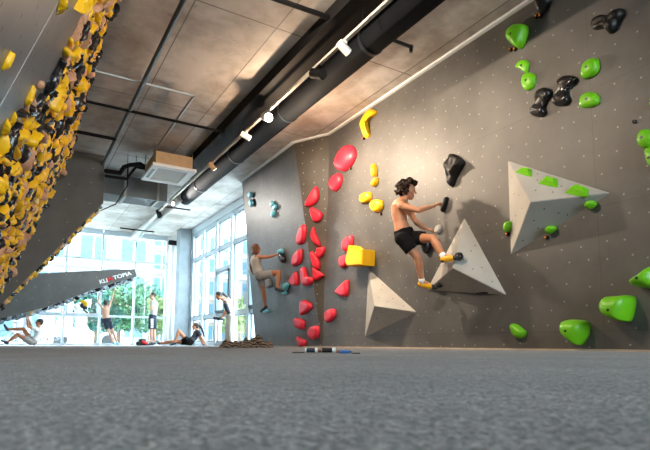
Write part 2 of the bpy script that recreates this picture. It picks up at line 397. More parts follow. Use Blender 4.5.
def bay_right(i, y0, y1):
    t = empty('window_%d' % i, (5.3, y0, 0), kind='structure')
    bm = bmesh.new(); w = .10
    for y in ((y0, y1) if i == 25 else (y0,)): box(bm, (5.22, y-w, 0), (5.42, y+w, 3.88))
    for z in (.06, .92, 2.98, 3.86): box(bm, (5.25, y0+w, z-.055), (5.40, y1-w, z+.055))
    build('window_frame', bm, M['frame'], t)
    bm = bmesh.new()
    for z0, z1 in ((.115, .865), (.975, 2.925), (3.035, 3.805)):
        for a, b in (((5.29, y0+w, z0), (5.32, y0+w+.02, z1)), ((5.29, y1-w-.025, z0), (5.32, y1-w, z1)), ((5.27, y0+w, z1-.03), (5.34, y1-w, z1)), ((5.27, y0+w, z0), (5.34, y1-w, z0+.03))): box(bm, a, b)
    build('gasket', bm, M['gasket'], t)
    bm = bmesh.new(); box(bm, (5.30, y0+w, .1), (5.31, y1-w, 3.8)); build('pane', bm, M['glass'], t)
    if i in (20, 22):      # opening sash
        bm = bmesh.new()
        box(bm, (5.2, y0+w, 1.0), (5.27, y0+w+.07, 2.25)); box(bm, (5.2, y1-w-.07, 1.0), (5.27, y1-w, 2.25))
        box(bm, (5.2, y0+w, 2.18), (5.27, y1-w, 2.25)); box(bm, (5.2, y0+w, 1.0), (5.27, y1-w, 1.07)); build('opening_sash', bm, M['gasket'], t)
        bm = bmesh.new(); box(bm, (5.25, y0+w, 2.25), (5.36, y1-w, 2.38)); build('transom', bm, M['frame'], t)
for i in range(2, 5):  # added window bays behind the camera, unseen, to let fill daylight in
    x0 = -1.2+i*1.26; x1 = x0+1.26; t = empty('window_%d' % (40+i), (x0, -5.1, 0), kind='structure'); bm = bmesh.new()
    for x in (x0+.03, x1-.03): box(bm, (x-.03, -5.15, .5), (x+.03, -5.05, 3.9))
    for z in (.53, 2.6, 3.87): box(bm, (x0+.06, -5.14, z-.03), (x1-.06, -5.06, z+.03))
    build('window_frame', bm, M['frame'], t)
    bm = bmesh.new(); box(bm, (x0+.06, -5.105, .56), (x1-.06, -5.1, 3.84)); build('pane', bm, M['glass'], t)
ys = [11.45, 12.6, 13.9, 15.2, 16.5, 17.7, 19.0]
for i, (a, b) in enumerate(zip(ys, ys[1:])): bay_right(20+i, a, b)
bm = bmesh.new(); box(bm, (5.2, 11.3, 3.92), (5.6, 19.5, CEIL)); struct('trim_3', bm, M['frame'])
bm = bmesh.new(); box(bm, (4.78, 17.75, 0), (5.2, 18.2, CEIL)); tag(build('concrete_column', bm, M['concrete'], origin=(5, 18, 0)), 'square blue-grey concrete column standing in the far window corner', 'column')
bm = bmesh.new(); tube(bm, (4.98, 19.2, 0), (4.98, 19.2, CEIL), .17, n=20); tag(build('round_column', bm, M['white'], origin=(4.98, 19.2, 0), smooth=True), 'slim round white column left of the concrete column', 'column')
c = at(1, 18.9, 173, 243)
bm = bmesh.new(); box(bm, c+V((-.17, -.12, -.08)), c+V((.17, .05, .08))); bmesh.ops.bevel(bm, geom=bm.edges[:], offset=.015, segments=2, affect='EDGES')
t = empty('wall_speaker', c, 'small black box speaker high on the white column', 'speaker'); build('cabinet', bm, M['blackmetal'], t)
bm = bmesh.new(); box(bm, c+V((-.03, .05, -.03)), c+V((.03, .14, .03))); build('bracket', bm, M['blackmetal'], t)
c = at(0, 5.27, 245, 298)
bm = bmesh.new(); box(bm, c+V((0, -.12, -.17)), c+V((.012, .12, .17))); tag(build('paper_notice', bm, M['paper'], origin=c), 'grey paper notice taped to the right-hand window beside the climbing wall', 'notice')

# ------------------------------------------------------------------ ceiling services
RX = 3.24
t = empty('round_duct', (3.66, 5, 3.88), 'long dark round air duct running under the ceiling beside the lamp rail', 'duct')
bm = bmesh.new(); tube(bm, (3.66, -4.9, 3.90), (3.66, 13.2, 3.90), .18, n=32); build('pipe', bm, M['duct'], t, smooth=False)
for p in t.children[0].data.polygons: p.use_smooth = len(p.vertices) == 4
for y in (2.6, 4.9, 7.2, 9.5, 11.8):
    bm = bmesh.new(); tube(bm, (3.66, y, 3.90), (3.66, y+.05, 3.90), .19, n=32); build('collar', bm, M['bluepipe'], t)
bm = bmesh.new(); tube(bm, (3.5, 13.0, 3.9), (3.5, 19.3, 3.9), .14, n=24); o = build('round_duct', bm, M['steelpipe'], origin=(3.5, 16, 3.9))
for p in o.data.polygons: p.use_smooth = len(p.vertices) == 4
tag(o, 'thinner grey round duct running on towards the far windows', 'duct')
bm = bmesh.new(); box(bm, (3.02, -4.9, 3.92), (3.42, 11.6, 4.1)); tag(build('cable_tray', bm, M['blackmetal'], origin=(3.2, 5, 3.9)), 'black cable tray between the ceiling and the lamp rail', 'cable tray')
t = empty('lamp_rail', (RX, 7, 3.74), 'pale thin track rail carrying the spotlights below the black tray', 'lamp rail')
bm = bmesh.new(); box(bm, (RX-.02, .3, 3.73), (RX+.02, 14.5, 3.765)); build('rail', bm, M['grille'], t)
bm = bmesh.new()
for y in (1.5, 4.5, 7.5, 10.5):
    b2 = bmesh.new(); tube(b2, (RX, y, 3.76), (RX, y, 3.92), .006, n=8); build('hanger', b2, M['blackmetal'], t)
bm.free()

def spot_fixture(px, py, aim, body, lit, label, energy=0, zt=3.73, size=1.0):
    p = at(0, RX, px, py); y = p.y; c = V((RX, y, min(p.z, 3.66)))
    t = empty('track_spotlight', c.copy(), label, 'spotlight', 'spotlights on the lamp rail')
    d = V(aim).normalized()
    bm = bmesh.new(); box(bm, (RX-.015, y-.05, 3.70), (RX+.015, y+.05, 3.73)); tube(bm, c, (RX, y, 3.71), .01, n=8); build('mount', bm, body, t)
    bm = bmesh.new(); tube(bm, c-d*.09*size, c+d*.08*size, .052*size, n=20); build('lamp_housing', bm, body, t)
    bm = bmesh.new(); tube(bm, c+d*.08*size, c+d*.084*size, .045*size, n=20); build('lens', bm, lit if lit else M['bolt'], t)
    return c, d
def light(kind, loc, energy, col, aim=None, size=.05, ang=90, blend=.6):
    L = bpy.data.lights.new('lamp_or_fill_light', kind); L.energy = energy; L.color = col; L.shadow_soft_size = size
    if kind == 'SPOT': L.spot_size = math.radians(ang); L.spot_blend = blend
    o = bpy.data.objects.new('lamp_or_fill_light', L); COL.objects.link(o); o.location = loc
    if aim is not None: o.rotation_euler = V(aim).to_track_quat('-Z', 'Y').to_euler()
    return o
WARM = (1, .80, .60)
c, d = spot_fixture(267, 115, (-.15, -1, -.5), M['white'], M['bulb'], 'glaring lit spotlight aimed down the room towards the camera', size=1.35)
light('SPOT', V((3.3, c.y, 3.46)), 280, WARM, (.8, -.6, -.6), .03, 135, .8)
light('POINT', V((3.44, c.y-.08, 3.32)), 78, (1, .70, .45), None, .05)
c, d = spot_fixture(246, 130, (1, -.3, -.5), M['white'], M['bulb2'], 'lit white spotlight just behind the glaring one')
light('SPOT', c+d*.1, 80, WARM, (1, -.1, -.6), .04, 110, .8)
c, d = spot_fixture(212, 165, (1, .1, -.7), M['card'], M['bulb2'], 'tan spotlight further along the rail above the far end')
light('SPOT', c+d*.1+V((0, 0, -.08)), 55, (1, .92, .82), (1, .15, -.75), .04, 90, .8)
c, d = spot_fixture(344, 47, (1, .1, -.5), M['white'], None, 'pale spotlight nearest the camera turned to the right wall')
light('SPOT', c+d*.1, 75, WARM, (1, .15, -.75), .025, 110, .9)
c, d = spot_fixture(318, 74, (.3, -1, -.5), M['blackmetal'], None, 'black spotlight between the pale one and the glaring one', size=1.25)
c, d = spot_fixture(171, 203, (.5, -1, -.4), M['white'], M['bulb2'], 'small lit spotlight near the end of the duct')
light('SPOT', c+d*.1, 150, (1, .93, .85), (.42, -1, -.16), .05, 70, .5)
light('SPOT', c+V((0, .12, -.1)), 35, (.95, .98, 1), (-.35, 1, -.3), .15, 140, .8)  # added fill towards the far window frames, without a fixture
light('SPOT', c+V((.1, .12, -.1)), 25, (.95, .98, 1), (1, .25, -.3), .15, 140, .8)  # added fill towards the right window wall, also without a fixture
c, d = spot_fixture(159, 213, (.2, -.6, -1), M['blackmetal'], None, 'black spotlight furthest along the rail', size=1.3)

def pipe_run(name, pts, r, m, label, cat='pipe', group=None):
    bm = bmesh.new()
    for a, b in zip(pts, pts[1:]): tube(bm, a, b, r, n=12)
    for p in pts[1:-1]: ell(bm, p, r*1.35, r*1.35, r*1.35)
    return tag(build(name, bm, m, origin=pts[0], smooth=False), label, cat, group)
Z1 = 3.93
pipe_run('ceiling_pipe', [V((1.42, -4, Z1)), V((1.42, 12.2, Z1))], .034, M['bluepipe'], 'thick black pipe running the length of the ceiling')
pipe_run('ceiling_pipe', [V((.72, 7.62, Z1+.02)), V((2.2, 7.62, Z1+.02)), V((2.2, 10.1, Z1+.02))], .022, M['steelpipe'], 'thin steel conduit with a right-angle bend on the ceiling')
pipe_run('ceiling_pipe', [V((.72, 8.6, Z1-.02)), V((3.05, 8.6, Z1-.02))], .024, M['blackmetal'], 'thin dark pipe crossing the ceiling before the air conditioner')
pipe_run('ceiling_pipe', [V((.75, 9.95, Z1-.03)), V((1.42, 9.95, Z1-.03))], .032, M['blackmetal'], 'short dark branch pipe beside the grey block top')
pipe_run('ceiling_pipe', [at(2, 3.98, 270, -3), at(2, 3.98, 345, 23)], .03, M['blackmetal'], 'black pipe stub running into the cable tray at the top of the picture')
a, b = at(2, 3.9, 372, 32), at(2, 3.9, 411, 47)
pipe_run('sprinkler_pipe', [V((3.8, a.y, 3.9)), b, b+V((0, 0, -.07))], .024, M['bluepipe'], 'short sprinkler pipe stub with a brass end right of the duct, nearest the camera')
p1 = at(2, 3.88, 253, 130); p2 = at(2, 3.88, 268, 138.5)
pipe_run('sprinkler_pipe', [V((3.8, p1.y, 3.88)), V((p2.x, p1.y, 3.88))], .022, M['blackmetal'], 'short dark pipe stub right of the duct under the glaring lamp')
p1 = at(2, 3.88, 203, 180); p2 = at(2, 3.88, 213, 183)
pipe_run('sprinkler_pipe', [V((3.8, p1.y, 3.88)), V((p2.x, p1.y, 3.88))], .024, M['blackmetal'], 'short dark pipe stub near the end of the round duct')
p1 = at(2, 3.7, 120, 228); p2 = at(2, 3.7, 154, 232)
pipe_run('ceiling_pipe', [p1, p2], .022, M['blackmetal'], 'thin dark pipe beside the far windows')
p1 = at(2, 3.75, 160, 206); p2 = at(2, 3.75, 184, 205)
pipe_run('ceiling_pipe', [p1, V((p2.x+.3, p1.y, p1.z))], .02, M['blackmetal'], 'thin dark pipe crossing behind the lamp rail')
# strap hangers holding both round ducts
for ob in [o for o in COL.objects if o.name.startswith('round_duct')]:
    far = ob.type == 'MESH'
    for y in ((14.2, 16.4, 18.6) if far else (1.2, 3.6, 6.2, 8.6, 11.0)):
        x, z = (3.5, 4.0) if far else (3.66, 4.05)
        bm = bmesh.new(); tube(bm, (x, y, z), (x, y, CEIL), .01, n=8); build('hanger', bm, M['blackmetal'], ob)
# rectangular duct across
t = empty('sheet_metal_duct', (1.5, 12.3, 3.5), 'flat grey sheet-metal duct crossing the ceiling behind the air conditioner', 'duct')
bm = bmesh.new(); box(bm, (-2.5, 12.42, 3.52), (3.0, 13.1, 4.0)); build('casing', bm, M['duct2'], t)
for x in (.4, 1.2, 2.0, 2.75):
    bm = bmesh.new(); box(bm, (x, 12.39, 3.49), (x+.05, 13.13, 4.03)); build('flange', bm, M['steelpipe'], t)
pipe_run('ceiling_pipe', [V((1.98, 11.9, 4.1)), V((1.98, 11.9, 3.62)), V((1.9, 12.9, 3.42)), V((1.5, 15.5, 3.6))], .014, M['blackmetal'], 'thin dark rod hanging beside the sheet-metal duct')
# insulated black hoses to the air conditioner
def hose(pts, r, label):
    cs = catmull([V(p) for p in pts], 5)[:-10] if len(pts) > 3 else pts
    bm = bmesh.new()
    for a, b in zip(cs, cs[1:]): tube(bm, a, b, r, n=10)
    return tag(build('insulated_hose', bm, M['blackmetal'], origin=pts[0]), label, 'hose', 'hoses of the air conditioner')
hp = [at(1, 11.2, *q) for q in ((106, 171), (120, 173), (124, 167), (130, 165), (140, 164), (147, 168))]
bm = bmesh.new(); [tube(bm, a, b, .045, n=10) for a, b in zip(hp, hp[1:])]; [ell(bm, p, .046, .046, .046) for p in hp]
tag(build('insulated_hose', bm, M['blackmetal'], origin=hp[0]), 'thick black insulated hose, upper of the two left of the air conditioner', 'hose')
hp = [at(1, 11.25, *q) for q in ((106, 176), (127, 179), (131, 173), (136, 167), (146, 169))]
bm = bmesh.new(); [tube(bm, a, b, .03, n=10) for a, b in zip(hp, hp[1:])]; [ell(bm, p, .031, .031, .031) for p in hp]
[tube(bm, p, V((p.x, p.y, CEIL)), .006, n=6) for p in (hp[1], hp[3])]
tag(build('insulated_hose', bm, M['blackmetal'], origin=hp[0]), 'thinner black insulated hose, lower of the two left of the air conditioner', 'hose')
# cassette air conditioner
t = empty('air_conditioner', (2.58, 10.7, 3.6), 'ceiling cassette air conditioner with a white frame under a tan box', 'air conditioner')
bm = bmesh.new()
for a, b in (((2.15, 10.15, 3.6), (3.03, 10.29, 3.66)), ((2.15, 11.11, 3.6), (3.03, 11.25, 3.66)), ((2.15, 10.29, 3.6), (2.29, 11.11, 3.66)), ((2.89, 10.29, 3.6), (3.03, 11.11, 3.66))): box(bm, a, b)
build('cover_frame', bm, M['white'], t)
bm = bmesh.new(); box(bm, (2.29, 10.29, 3.625), (2.89, 11.11, 3.66)); build('air_grille', bm, M['grille'], t)
bm = bmesh.new(); box(bm, (2.19, 10.4, 3.594), (2.25, 11.0, 3.602)); build('air_slot', bm, M['gasket'], t)
bm = bmesh.new(); box(bm, (2.22, 10.22, 3.66), (2.96, 11.18, 3.93)); build('casing', bm, M['card'], t)
bm = bmesh.new()
for x in (2.2, 2.98):
    for y in (10.3, 11.1): tube(bm, (x, y, 3.66), (x, y, CEIL), .008, n=6)
build('hanger_rods', bm, M['steelpipe'], t)

# ------------------------------------------------------------------ volumes on the right wall
NX = V((-1, 0, 0))
def volume(pts, apex, label):
    P = [at(0, 5.0, *q) for q in pts]; A = at(0, apex[2], apex[0], apex[1])
    o_ = sum(P, V())/len(P)
    t = empty('wall_volume', o_, label, 'climbing volume', 'grey triangular volumes on the right wall')
    bm = bmesh.new(); vs = [bm.verts.new(p) for p in P]; a = bm.verts.new(A); bk = [bm.verts.new(p+V((.001, 0, 0))) for p in P]
    n = len(P)
    for i in range(n): bm.faces.new((vs[i], vs[(i+1) % n], a)); bm.faces.new((vs[i], bk[i], bk[(i+1) % n], vs[(i+1) % n]))
    bm.faces.new(bk)
    bmesh.ops.bevel(bm, geom=[e for e in bm.edges if a in e.verts], offset=.006, segments=2, affect='EDGES')
    build('body', bm, M['volume'], t)
    bm = bmesh.new(); faces = []
    for i in range(n):
        p, q = P[i], P[(i+1) % n]; nn = (q-p).cross(A-p).normalized()
        if nn.x > 0: nn = -nn
        faces.append((A, nn, (p, q)))
        for u, v in ((.25, .3), (.5, .25), (.35, .5), (.72, .18), (.15, .62), (.3, .12)):
            if u+v > .95: continue
            c = p+(q-p)*u+(A-p)*v; tube(bm, c-nn*.01, c+nn*.002, .008, n=8)
    build('bolt_holes', bm, M['bolt'], t)
    return faces
F1 = volume([(508, 161), (610.5, 193), (511, 254.7)], (530.5, 202, 4.68), 'large pale grey triangular volume carrying green holds, upper right of the climbers')
F2 = volume([(464.5, 218), (506.5, 295), (427, 290)], (453, 268, 4.62), 'pale grey triangular volume under the foot of the shirtless climber')
F3 = volume([(368.5, 269), (416.5, 312), (365, 337)], (374.4, 306, 4.68), 'pale grey triangular volume left of the shirtless climber, close to the floor')
p = at(0, 4.985, 482, 293.3); bm = bmesh.new(); box(bm, p+V((-.012, -.1, -.012)), p+V((0, .1, .012)))
tag(build('black_tab', bm, M['bolt'], origin=p), 'thin black strip on the bottom edge of the middle volume', 'label strip')

# ------------------------------------------------------------------ holds
ROUND = [(1, 0), (1.0, .18), (.96, .42), (.86, .66), (.68, .85), (.42, .96), (.15, 1)]
FLAT = [(1, 0), (.99, .3), (.9, .7), (.78, .95), (.55, 1.0), (.2, 1.0)]
FACET = [(1, 0), (.97, .12), (.55, .9), (.5, 1.0), (.2, 1.0)]
def hold(name, pts, p0, n, depth, m, label, prof=ROUND, apex=(0, 0), k=4, smooth=True, waist=0, group=None, bolt=True, lump=0, cat='climbing hold'):
    """outline given by sight lines on the plane p0, n; built as a solid dome of real depth on that plane"""
    n = V(n).normalized(); off = p0+n*depth*.45
    # a deep hold shows its flank as well: keep base plus flank within its true width
    x0 = min(q[0] for q in pts); x1 = max(q[0] for q in pts); cx = (x0+x1)/2
    kk = 1-min(.22, depth*.42*FPX/(atp(off, n, cx, pts[0][1])-EYE).length/(x1-x0)) if prof is not FACET else 1
    pts = [(cx+(q[0]-cx)*kk, q[1]) for q in pts]
    P = [atp(off, n, *q)-n*depth*.45 for q in pts]
    P = catmull(P, k) if k > 1 else P
    C = sum(P, V())/len(P); u, w = basis(n); ax = u*apex[0]+w*apex[1]
    bm = bmesh.new(); rs = []
    L = max((p-C).length for p in P)
    for s, h in prof:
        ring = []
        for p in P:
            q = C+(p-C)*s+ax*(1-s)+n*depth*h
            if waist:
                dd = (p-C).length/L
                q -= n*depth*h*waist*(1-dd*s)
            if lump: q += n*lump*noise.noise((p-C)*9*s+C)*h
            ring.append(q)
        rs.append(ring)
    rs[0] = [p-n*.004 for p in rs[0]]
    rings(bm, rs, True)
    t = empty(name, C, label, cat, group)
    o = build('body', bm, m, t, smooth=smooth)
    if bolt:
        bm = bmesh.new(); q = C+ax*.6+n*depth*(.99 if not waist else (1-waist)*1.0)+ (ax*.3)
        tube(bm, q-n*.02, q+n*.003, .014, n=12); build('bolt_hole', bm, M['bolt'], t)
    return t
def cr(s, ox, oy, pts): return [(x/s+ox, y/s+oy) for x, y in pts]
W0 = V((5, 0, 0))
nL = (Eb-Lb).cross(Lt-Lb).normalized(); nL = nL if nL.x < 0 else -nL
nF = (Lb-Mb).cross(Mt-Mb).normalized(); nF = nF if nF.x < 0 else -nF
nF = (Lt-Mt).cross(Mb-Mt).normalized(); nF = nF if nF.x < 0 else -nF
A6 = (3.75, 490, 0); A7 = (3.75, 490, 120); A8 = (3.75, 490, 240); A5 = (5, 600, 80); A6b = (4.09, 580, 250)
GR = M['green']
def G(pts, d, label, **k): return hold('climbing_hold', pts, W0, NX, d, k.pop('m', GR), label, **k)
G(cr(*A6, [(60, 110), (95, 88), (137, 92), (135, 130), (110, 177), (75, 165), (52, 140)]), .16, 'lime green round hold topmost on the right wall', apex=(0, .02))
G(cr(*A6, [(90, 250), (105, 230), (130, 223), (147, 235), (145, 262), (133, 272), (110, 258)]), .05, 'lime green half-disc hold touching a round green one below it')
G(cr(*A6, [(112, 310), (120, 280), (145, 270), (170, 280), (170, 310), (150, 335), (125, 335)]), .07, 'lime green round hold just below the green half-disc')
G(cr(*A6, [(332, 275), (345, 240), (370, 220), (400, 217), (410, 240), (400, 270), (370, 290), (340, 292)]), .09, 'lime green oval hold right of the black twin-lobed holds')
G(cr(*A6, [(328, 380), (340, 355), (370, 343), (400, 350), (412, 372), (400, 393), (365, 403), (332, 400)]), .07, 'lime green flat oval hold below another green oval')
G(cr(*A5, [(243, 110), (252, 88), (290, 83), (290, 130), (252, 132)]), .07, 'lime green hold cut by the right edge of the picture, topmost there')
G(cr(*A5, [(175, 295), (185, 265), (210, 245), (240, 245), (275, 265), (280, 310), (240, 340), (200, 335), (180, 320)]), .09, 'lime green round hold at the right edge above another green hold')
G(cr(*A5, [(218, 342), (285, 342), (290, 440), (250, 435), (225, 400)]), .07, 'lime green drop-shaped hold at the right edge under the round one')
G(cr(*A6b, [(192, 132), (250, 100), (330, 60), (345, 150), (230, 152)]), .28, 'lime green pointed hold reaching in from the right edge, low on the wall', k=3)
G(cr(*A6b, [(75, 215), (95, 192), (150, 187), (205, 185), (218, 205), (212, 245), (200, 280), (188, 292), (150, 288), (95, 265), (75, 240)]), .27, 'big lime green bulging hold low on the right, second lowest of the large ones', prof=[(1, 0), (1, .3), (.95, .6), (.8, .82), (.55, .95), (.2, 1)], apex=(-.0, .03))
G(cr(*A8, [(255, 320), (265, 303), (310, 298), (365, 308), (365, 350), (345, 380), (325, 395), (290, 375), (262, 350)]), .22, 'big lime green bulging hold close to the floor', prof=[(1, 0), (1, .3), (.92, .6), (.7, .85), (.45, .97), (.2, 1)])
G(cr(*A8, [(67, 318), (90, 315), (125, 335), (136, 348), (125, 365), (100, 368), (78, 350)]), .09, 'small lime green leaf-shaped hold low on the wall, left of the big green ones', bolt=False)
def near_face(F, px, py):
    best = None
    for A, n, (p, q) in F:
        x = atp(A, n, px, py)
        # inside test
        v0, v1, v2 = p, q, A
        def s(a, b, c): return (b-a).cross(c-a).dot(n)
        ss = [s(v0, v1, x), s(v1, v2, x), s(v2, v0, x)]
        if all(k >= -1e-6 for k in ss) or all(k <= 1e-6 for k in ss): return x, n
    return at(0, 4.98, px, py), NX
for pts, dsc in ((cr(*A7, [(93, 190), (120, 178), (157, 182), (155, 208), (130, 203)]), 'lime green wedge hold on the pale volume, leftmost of its top row'),
                 (cr(*A7, [(180, 232), (205, 207), (253, 217), (255, 248), (220, 243)]), 'lime green wedge hold on the pale volume, middle of its top row'),
                 (cr(*A7, [(280, 268), (300, 245), (330, 238), (370, 253), (368, 283), (320, 278)]), 'lime green wedge hold on the pale volume, rightmost of its top row')):
    cx = sum(p[0] for p in pts)/len(pts); cy = sum(p[1] for p in pts)/len(pts)
    x, n = near_face(F1, cx, cy)
    hold('climbing_hold', pts, x, n, .05, GR, dsc, prof=FACET, k=1, smooth=False, bolt=False)
for pts, dsc in ((cr(*A7, [(348, 325), (363, 305), (390, 302), (398, 313), (372, 333)]), 'small lime green hold under the right tip of the pale volume'),
                 (cr(*A7, [(203, 415), (215, 398), (240, 396), (245, 408), (215, 427)]), 'small lime green hold on the lower right edge of the pale volume'),
                 (cr(*A7, [(50, 402), (60, 383), (77, 380), (75, 408), (57, 420)]), 'small lime green hold on the left edge of the pale volume')):
    hold('climbing_hold', pts, V((4.98, 0, 0)), NX, .09, GR, dsc, bolt=False)
# black holds
G(cr(*A6, [(368, 100), (375, 75), (410, 55), (450, 55), (480, 32), (500, 30), (505, 50), (485, 80), (465, 115), (440, 122), (430, 102), (385, 108)]), .10, 'glossy black sculpted hold at the top right of the wall', m=M['blackr'], lump=.06)
G(cr(*A6, [(160, 360), (175, 335), (205, 325), (230, 335), (228, 355), (212, 378), (202, 400), (207, 420), (190, 435), (150, 432), (138, 418), (147, 400), (160, 385)]), .12, 'black twin-lobed hold with a worn grey waist, left of the pair', m=M['black'], waist=.55)
G(cr(*A6, [(245, 300), (270, 283), (310, 280), (328, 292), (315, 310), (290, 325), (285, 355), (295, 375), (275, 393), (235, 393), (220, 378), (235, 355), (250, 330)]), .12, 'black twin-lobed hold with a worn grey waist, right of the pair', m=M['black'], waist=.55)
G(cr(*A6, [(165, 10), (170, -15), (230, -15), (215, 20), (190, 45), (170, 40)]), .12, 'black hold cut by the top edge of the picture', m=M['blackr'], lump=.04)
G(cr(5, 430, 130, [(85, 122), (120, 122), (172, 155), (160, 185), (128, 235), (106, 280), (85, 276), (72, 240), (68, 180)]), .10, 'black rock-like hold above the hands of the shirtless climber', m=M['blackr'], lump=.10)
G([(632, 120), (636, 120), (636, 123), (632, 123)], .03, 'tiny black foothold near the right edge', m=M['black'], bolt=False)
for (px, py), (ex, ey) in (((538.5, 101), (3.5, -5.5)), ((560, 88.5), (3, -5))):   # worn grey waists of the two lobed holds
    tt = min([o for o in COL.objects if o.name.startswith('climbing_hold') and o.type == 'EMPTY'], key=lambda o: (at(0, 4.95, px, py)-o.location).length)
    c = at(0, 4.955, px, py); q = at(0, 4.955, px+ex, py+ey); bm = bmesh.new(); cone(bm, c*2-q, .022, q, .028, side=(1, 0, 0), flat=.9); build('worn_waist', bm, M['volume'], tt, smooth=True)['label'] = 'chalk-worn grey waist'
# little jibs with orange centres
for (px, py), dsc in (((511.3, 49.5), 'left tiny black jib with orange centre below the topmost green hold'), ((515.5, 49.3), 'right tiny black jib with orange centre below the topmost green hold'),
                      ((537, 16.5), 'left tiny black jib with orange centre below the black hold at the top edge'), ((541, 16), 'right tiny black jib with orange centre below the black hold at the top edge'),
                      ((507.8, 234), 'tiny black jib with orange centre on the left edge of the pale volume'), ((547, 237.5), 'tiny black jib with orange centre on the lower right edge of the pale volume'),
                      ((364, 138.5), 'tiny black jib under the banana-shaped yellow hold'), ((351, 168.5), 'tiny black jib beside the biggest red hold'), ((381, 214), 'tiny black jib under the yellow hold left of the climber')):
    c = at(0, 4.99, px, py); t = empty('foot_jib', c, dsc, 'foot jib', 'tiny jibs on the right wall')
    bm = bmesh.new(); tube(bm, c+V((.012, 0, 0)), c+V((-.03, 0, 0)), .026, .018, n=12); build('body', bm, M['black'], t)
    bm = bmesh.new(); tube(bm, c+V((-.03, 0, 0)), c+V((-.035, 0, 0)), .012, n=10); build('bolt', bm, M['orange'], t)
# red holds
R = M['red']
A1 = (4.5, 240, 120); B2 = (5.63, 280, 210); B4 = (4.5, 340, 180); B3 = (4.5, 280, 260)
def RH(pts, pl, label, d=.08, **k):
    p0, n = {'m': (W0, NX), 'l': (Lb, nL), 'f': (Mt, nF)}[pl]
    return hold('climbing_hold', pts, p0, n, d, k.pop('m', R), label, prof=k.pop('prof', FLAT), bolt=k.pop('bolt', False), k=k.pop('k', 2), **k)
RH(cr(*A1, [(415, 190), (430, 155), (460, 120), (490, 110), (515, 125), (520, 160), (500, 200), (465, 230), (430, 222), (415, 205)]), 'm', 'biggest red round hold, topmost of the red line', .13, prof=ROUND, bolt=True)
RH(cr(*A1, [(397, 285), (405, 260), (440, 238), (457, 245), (458, 280), (430, 322), (405, 310), (398, 300)]), 'm', 'red leaf-shaped hold just below the biggest red hold')
RH(cr(*A1, [(285, 385), (305, 345), (340, 297), (355, 310), (357, 350), (340, 375), (310, 388)]), 'f', 'topmost red hold on the brown corner strip, kite-shaped')
RH(cr(*B2, [(160, 0), (175, -18), (215, 0), (243, 20), (235, 50), (215, 67), (180, 62)]), 'f', 'second red hold down on the brown corner strip')
RH(cr(*B2, [(88, 190), (95, 135), (120, 85), (145, 90), (143, 150), (130, 185), (110, 195)]), 'l', 'tall red hold, topmost on the leaning panel')
RH(cr(*B2, [(165, 145), (178, 100), (190, 97), (200, 130), (230, 190), (225, 205), (185, 185)]), 'f', 'narrow pointed red hold, third down on the brown corner strip')
RH(cr(*B2, [(200, 215), (250, 205), (258, 225), (245, 250), (225, 267), (205, 262), (200, 240)]), 'f', 'small blunt red hold beside the main wall corner')
RH(cr(*B2, [(63, 290), (80, 245), (115, 218), (123, 235), (120, 290), (95, 310), (68, 318)]), 'l', 'red hold second from the top on the leaning panel, right of the vest climber\'s hand')
RH(cr(*B2, [(163, 235), (180, 232), (215, 270), (230, 300), (225, 330), (195, 332), (180, 310), (168, 270)]), 'f', 'slanting red hold on the brown strip under the small blunt one')
RH(cr(*B2, [(110, 330), (130, 320), (140, 345), (150, 375), (180, 380), (183, 410), (160, 425), (125, 425), (112, 380)]), 'l', 'boot-shaped red hold on the edge of the leaning panel')
RH(cr(*B2, [(177, 325), (190, 325), (250, 365), (245, 375), (215, 393), (185, 393), (178, 350)]), 'f', 'lowest red hold on the brown corner strip, pointing right')
RH(cr(*B2, [(45, 400), (80, 352), (95, 355), (103, 415), (90, 428), (60, 420)]), 'l', 'triangular red hold beside the foot of the vest climber')
RH(cr(*B4, [(5, 285), (20, 262), (50, 248), (60, 262), (55, 300), (30, 322), (8, 315)]), 'm', 'red hold touching the yellow block on its upper left')
RH(cr(*B4, [(-5, 345), (30, 337), (40, 345), (35, 380), (10, 397), (-5, 385)]), 'm', 'red hold left of the yellow block')
RH(cr(*B3, [(242, 140), (300, 90), (308, 100), (308, 150), (290, 167), (255, 155)]), 'm', 'red wedge hold left of the lowest grey volume')
RH(cr(*B3, [(198, 240), (215, 222), (245, 220), (250, 245), (240, 265), (205, 283)]), 'm', 'lowest red hold on the main wall')
RH(cr(*B3, [(88, 185), (120, 185), (145, 213), (95, 247), (88, 240)]), 'l', 'red wedge hold low on the leaning panel, fourth from the floor')
RH(cr(*B3, [(58, 265), (70, 260), (105, 272), (110, 290), (105, 312), (80, 308), (60, 290)]), 'l', 'red hold third from the floor on the leaning panel')
RH(cr(*B3, [(122, 325), (135, 300), (170, 297), (177, 320), (170, 350), (140, 360), (125, 345)]), 'l', 'round red hold low by the bottom of the brown strip')
RH(cr(*B3, [(70, 345), (90, 355), (115, 362), (115, 380), (100, 392), (85, 388)]), 'l', 'small red pointed hold almost touching the floor')
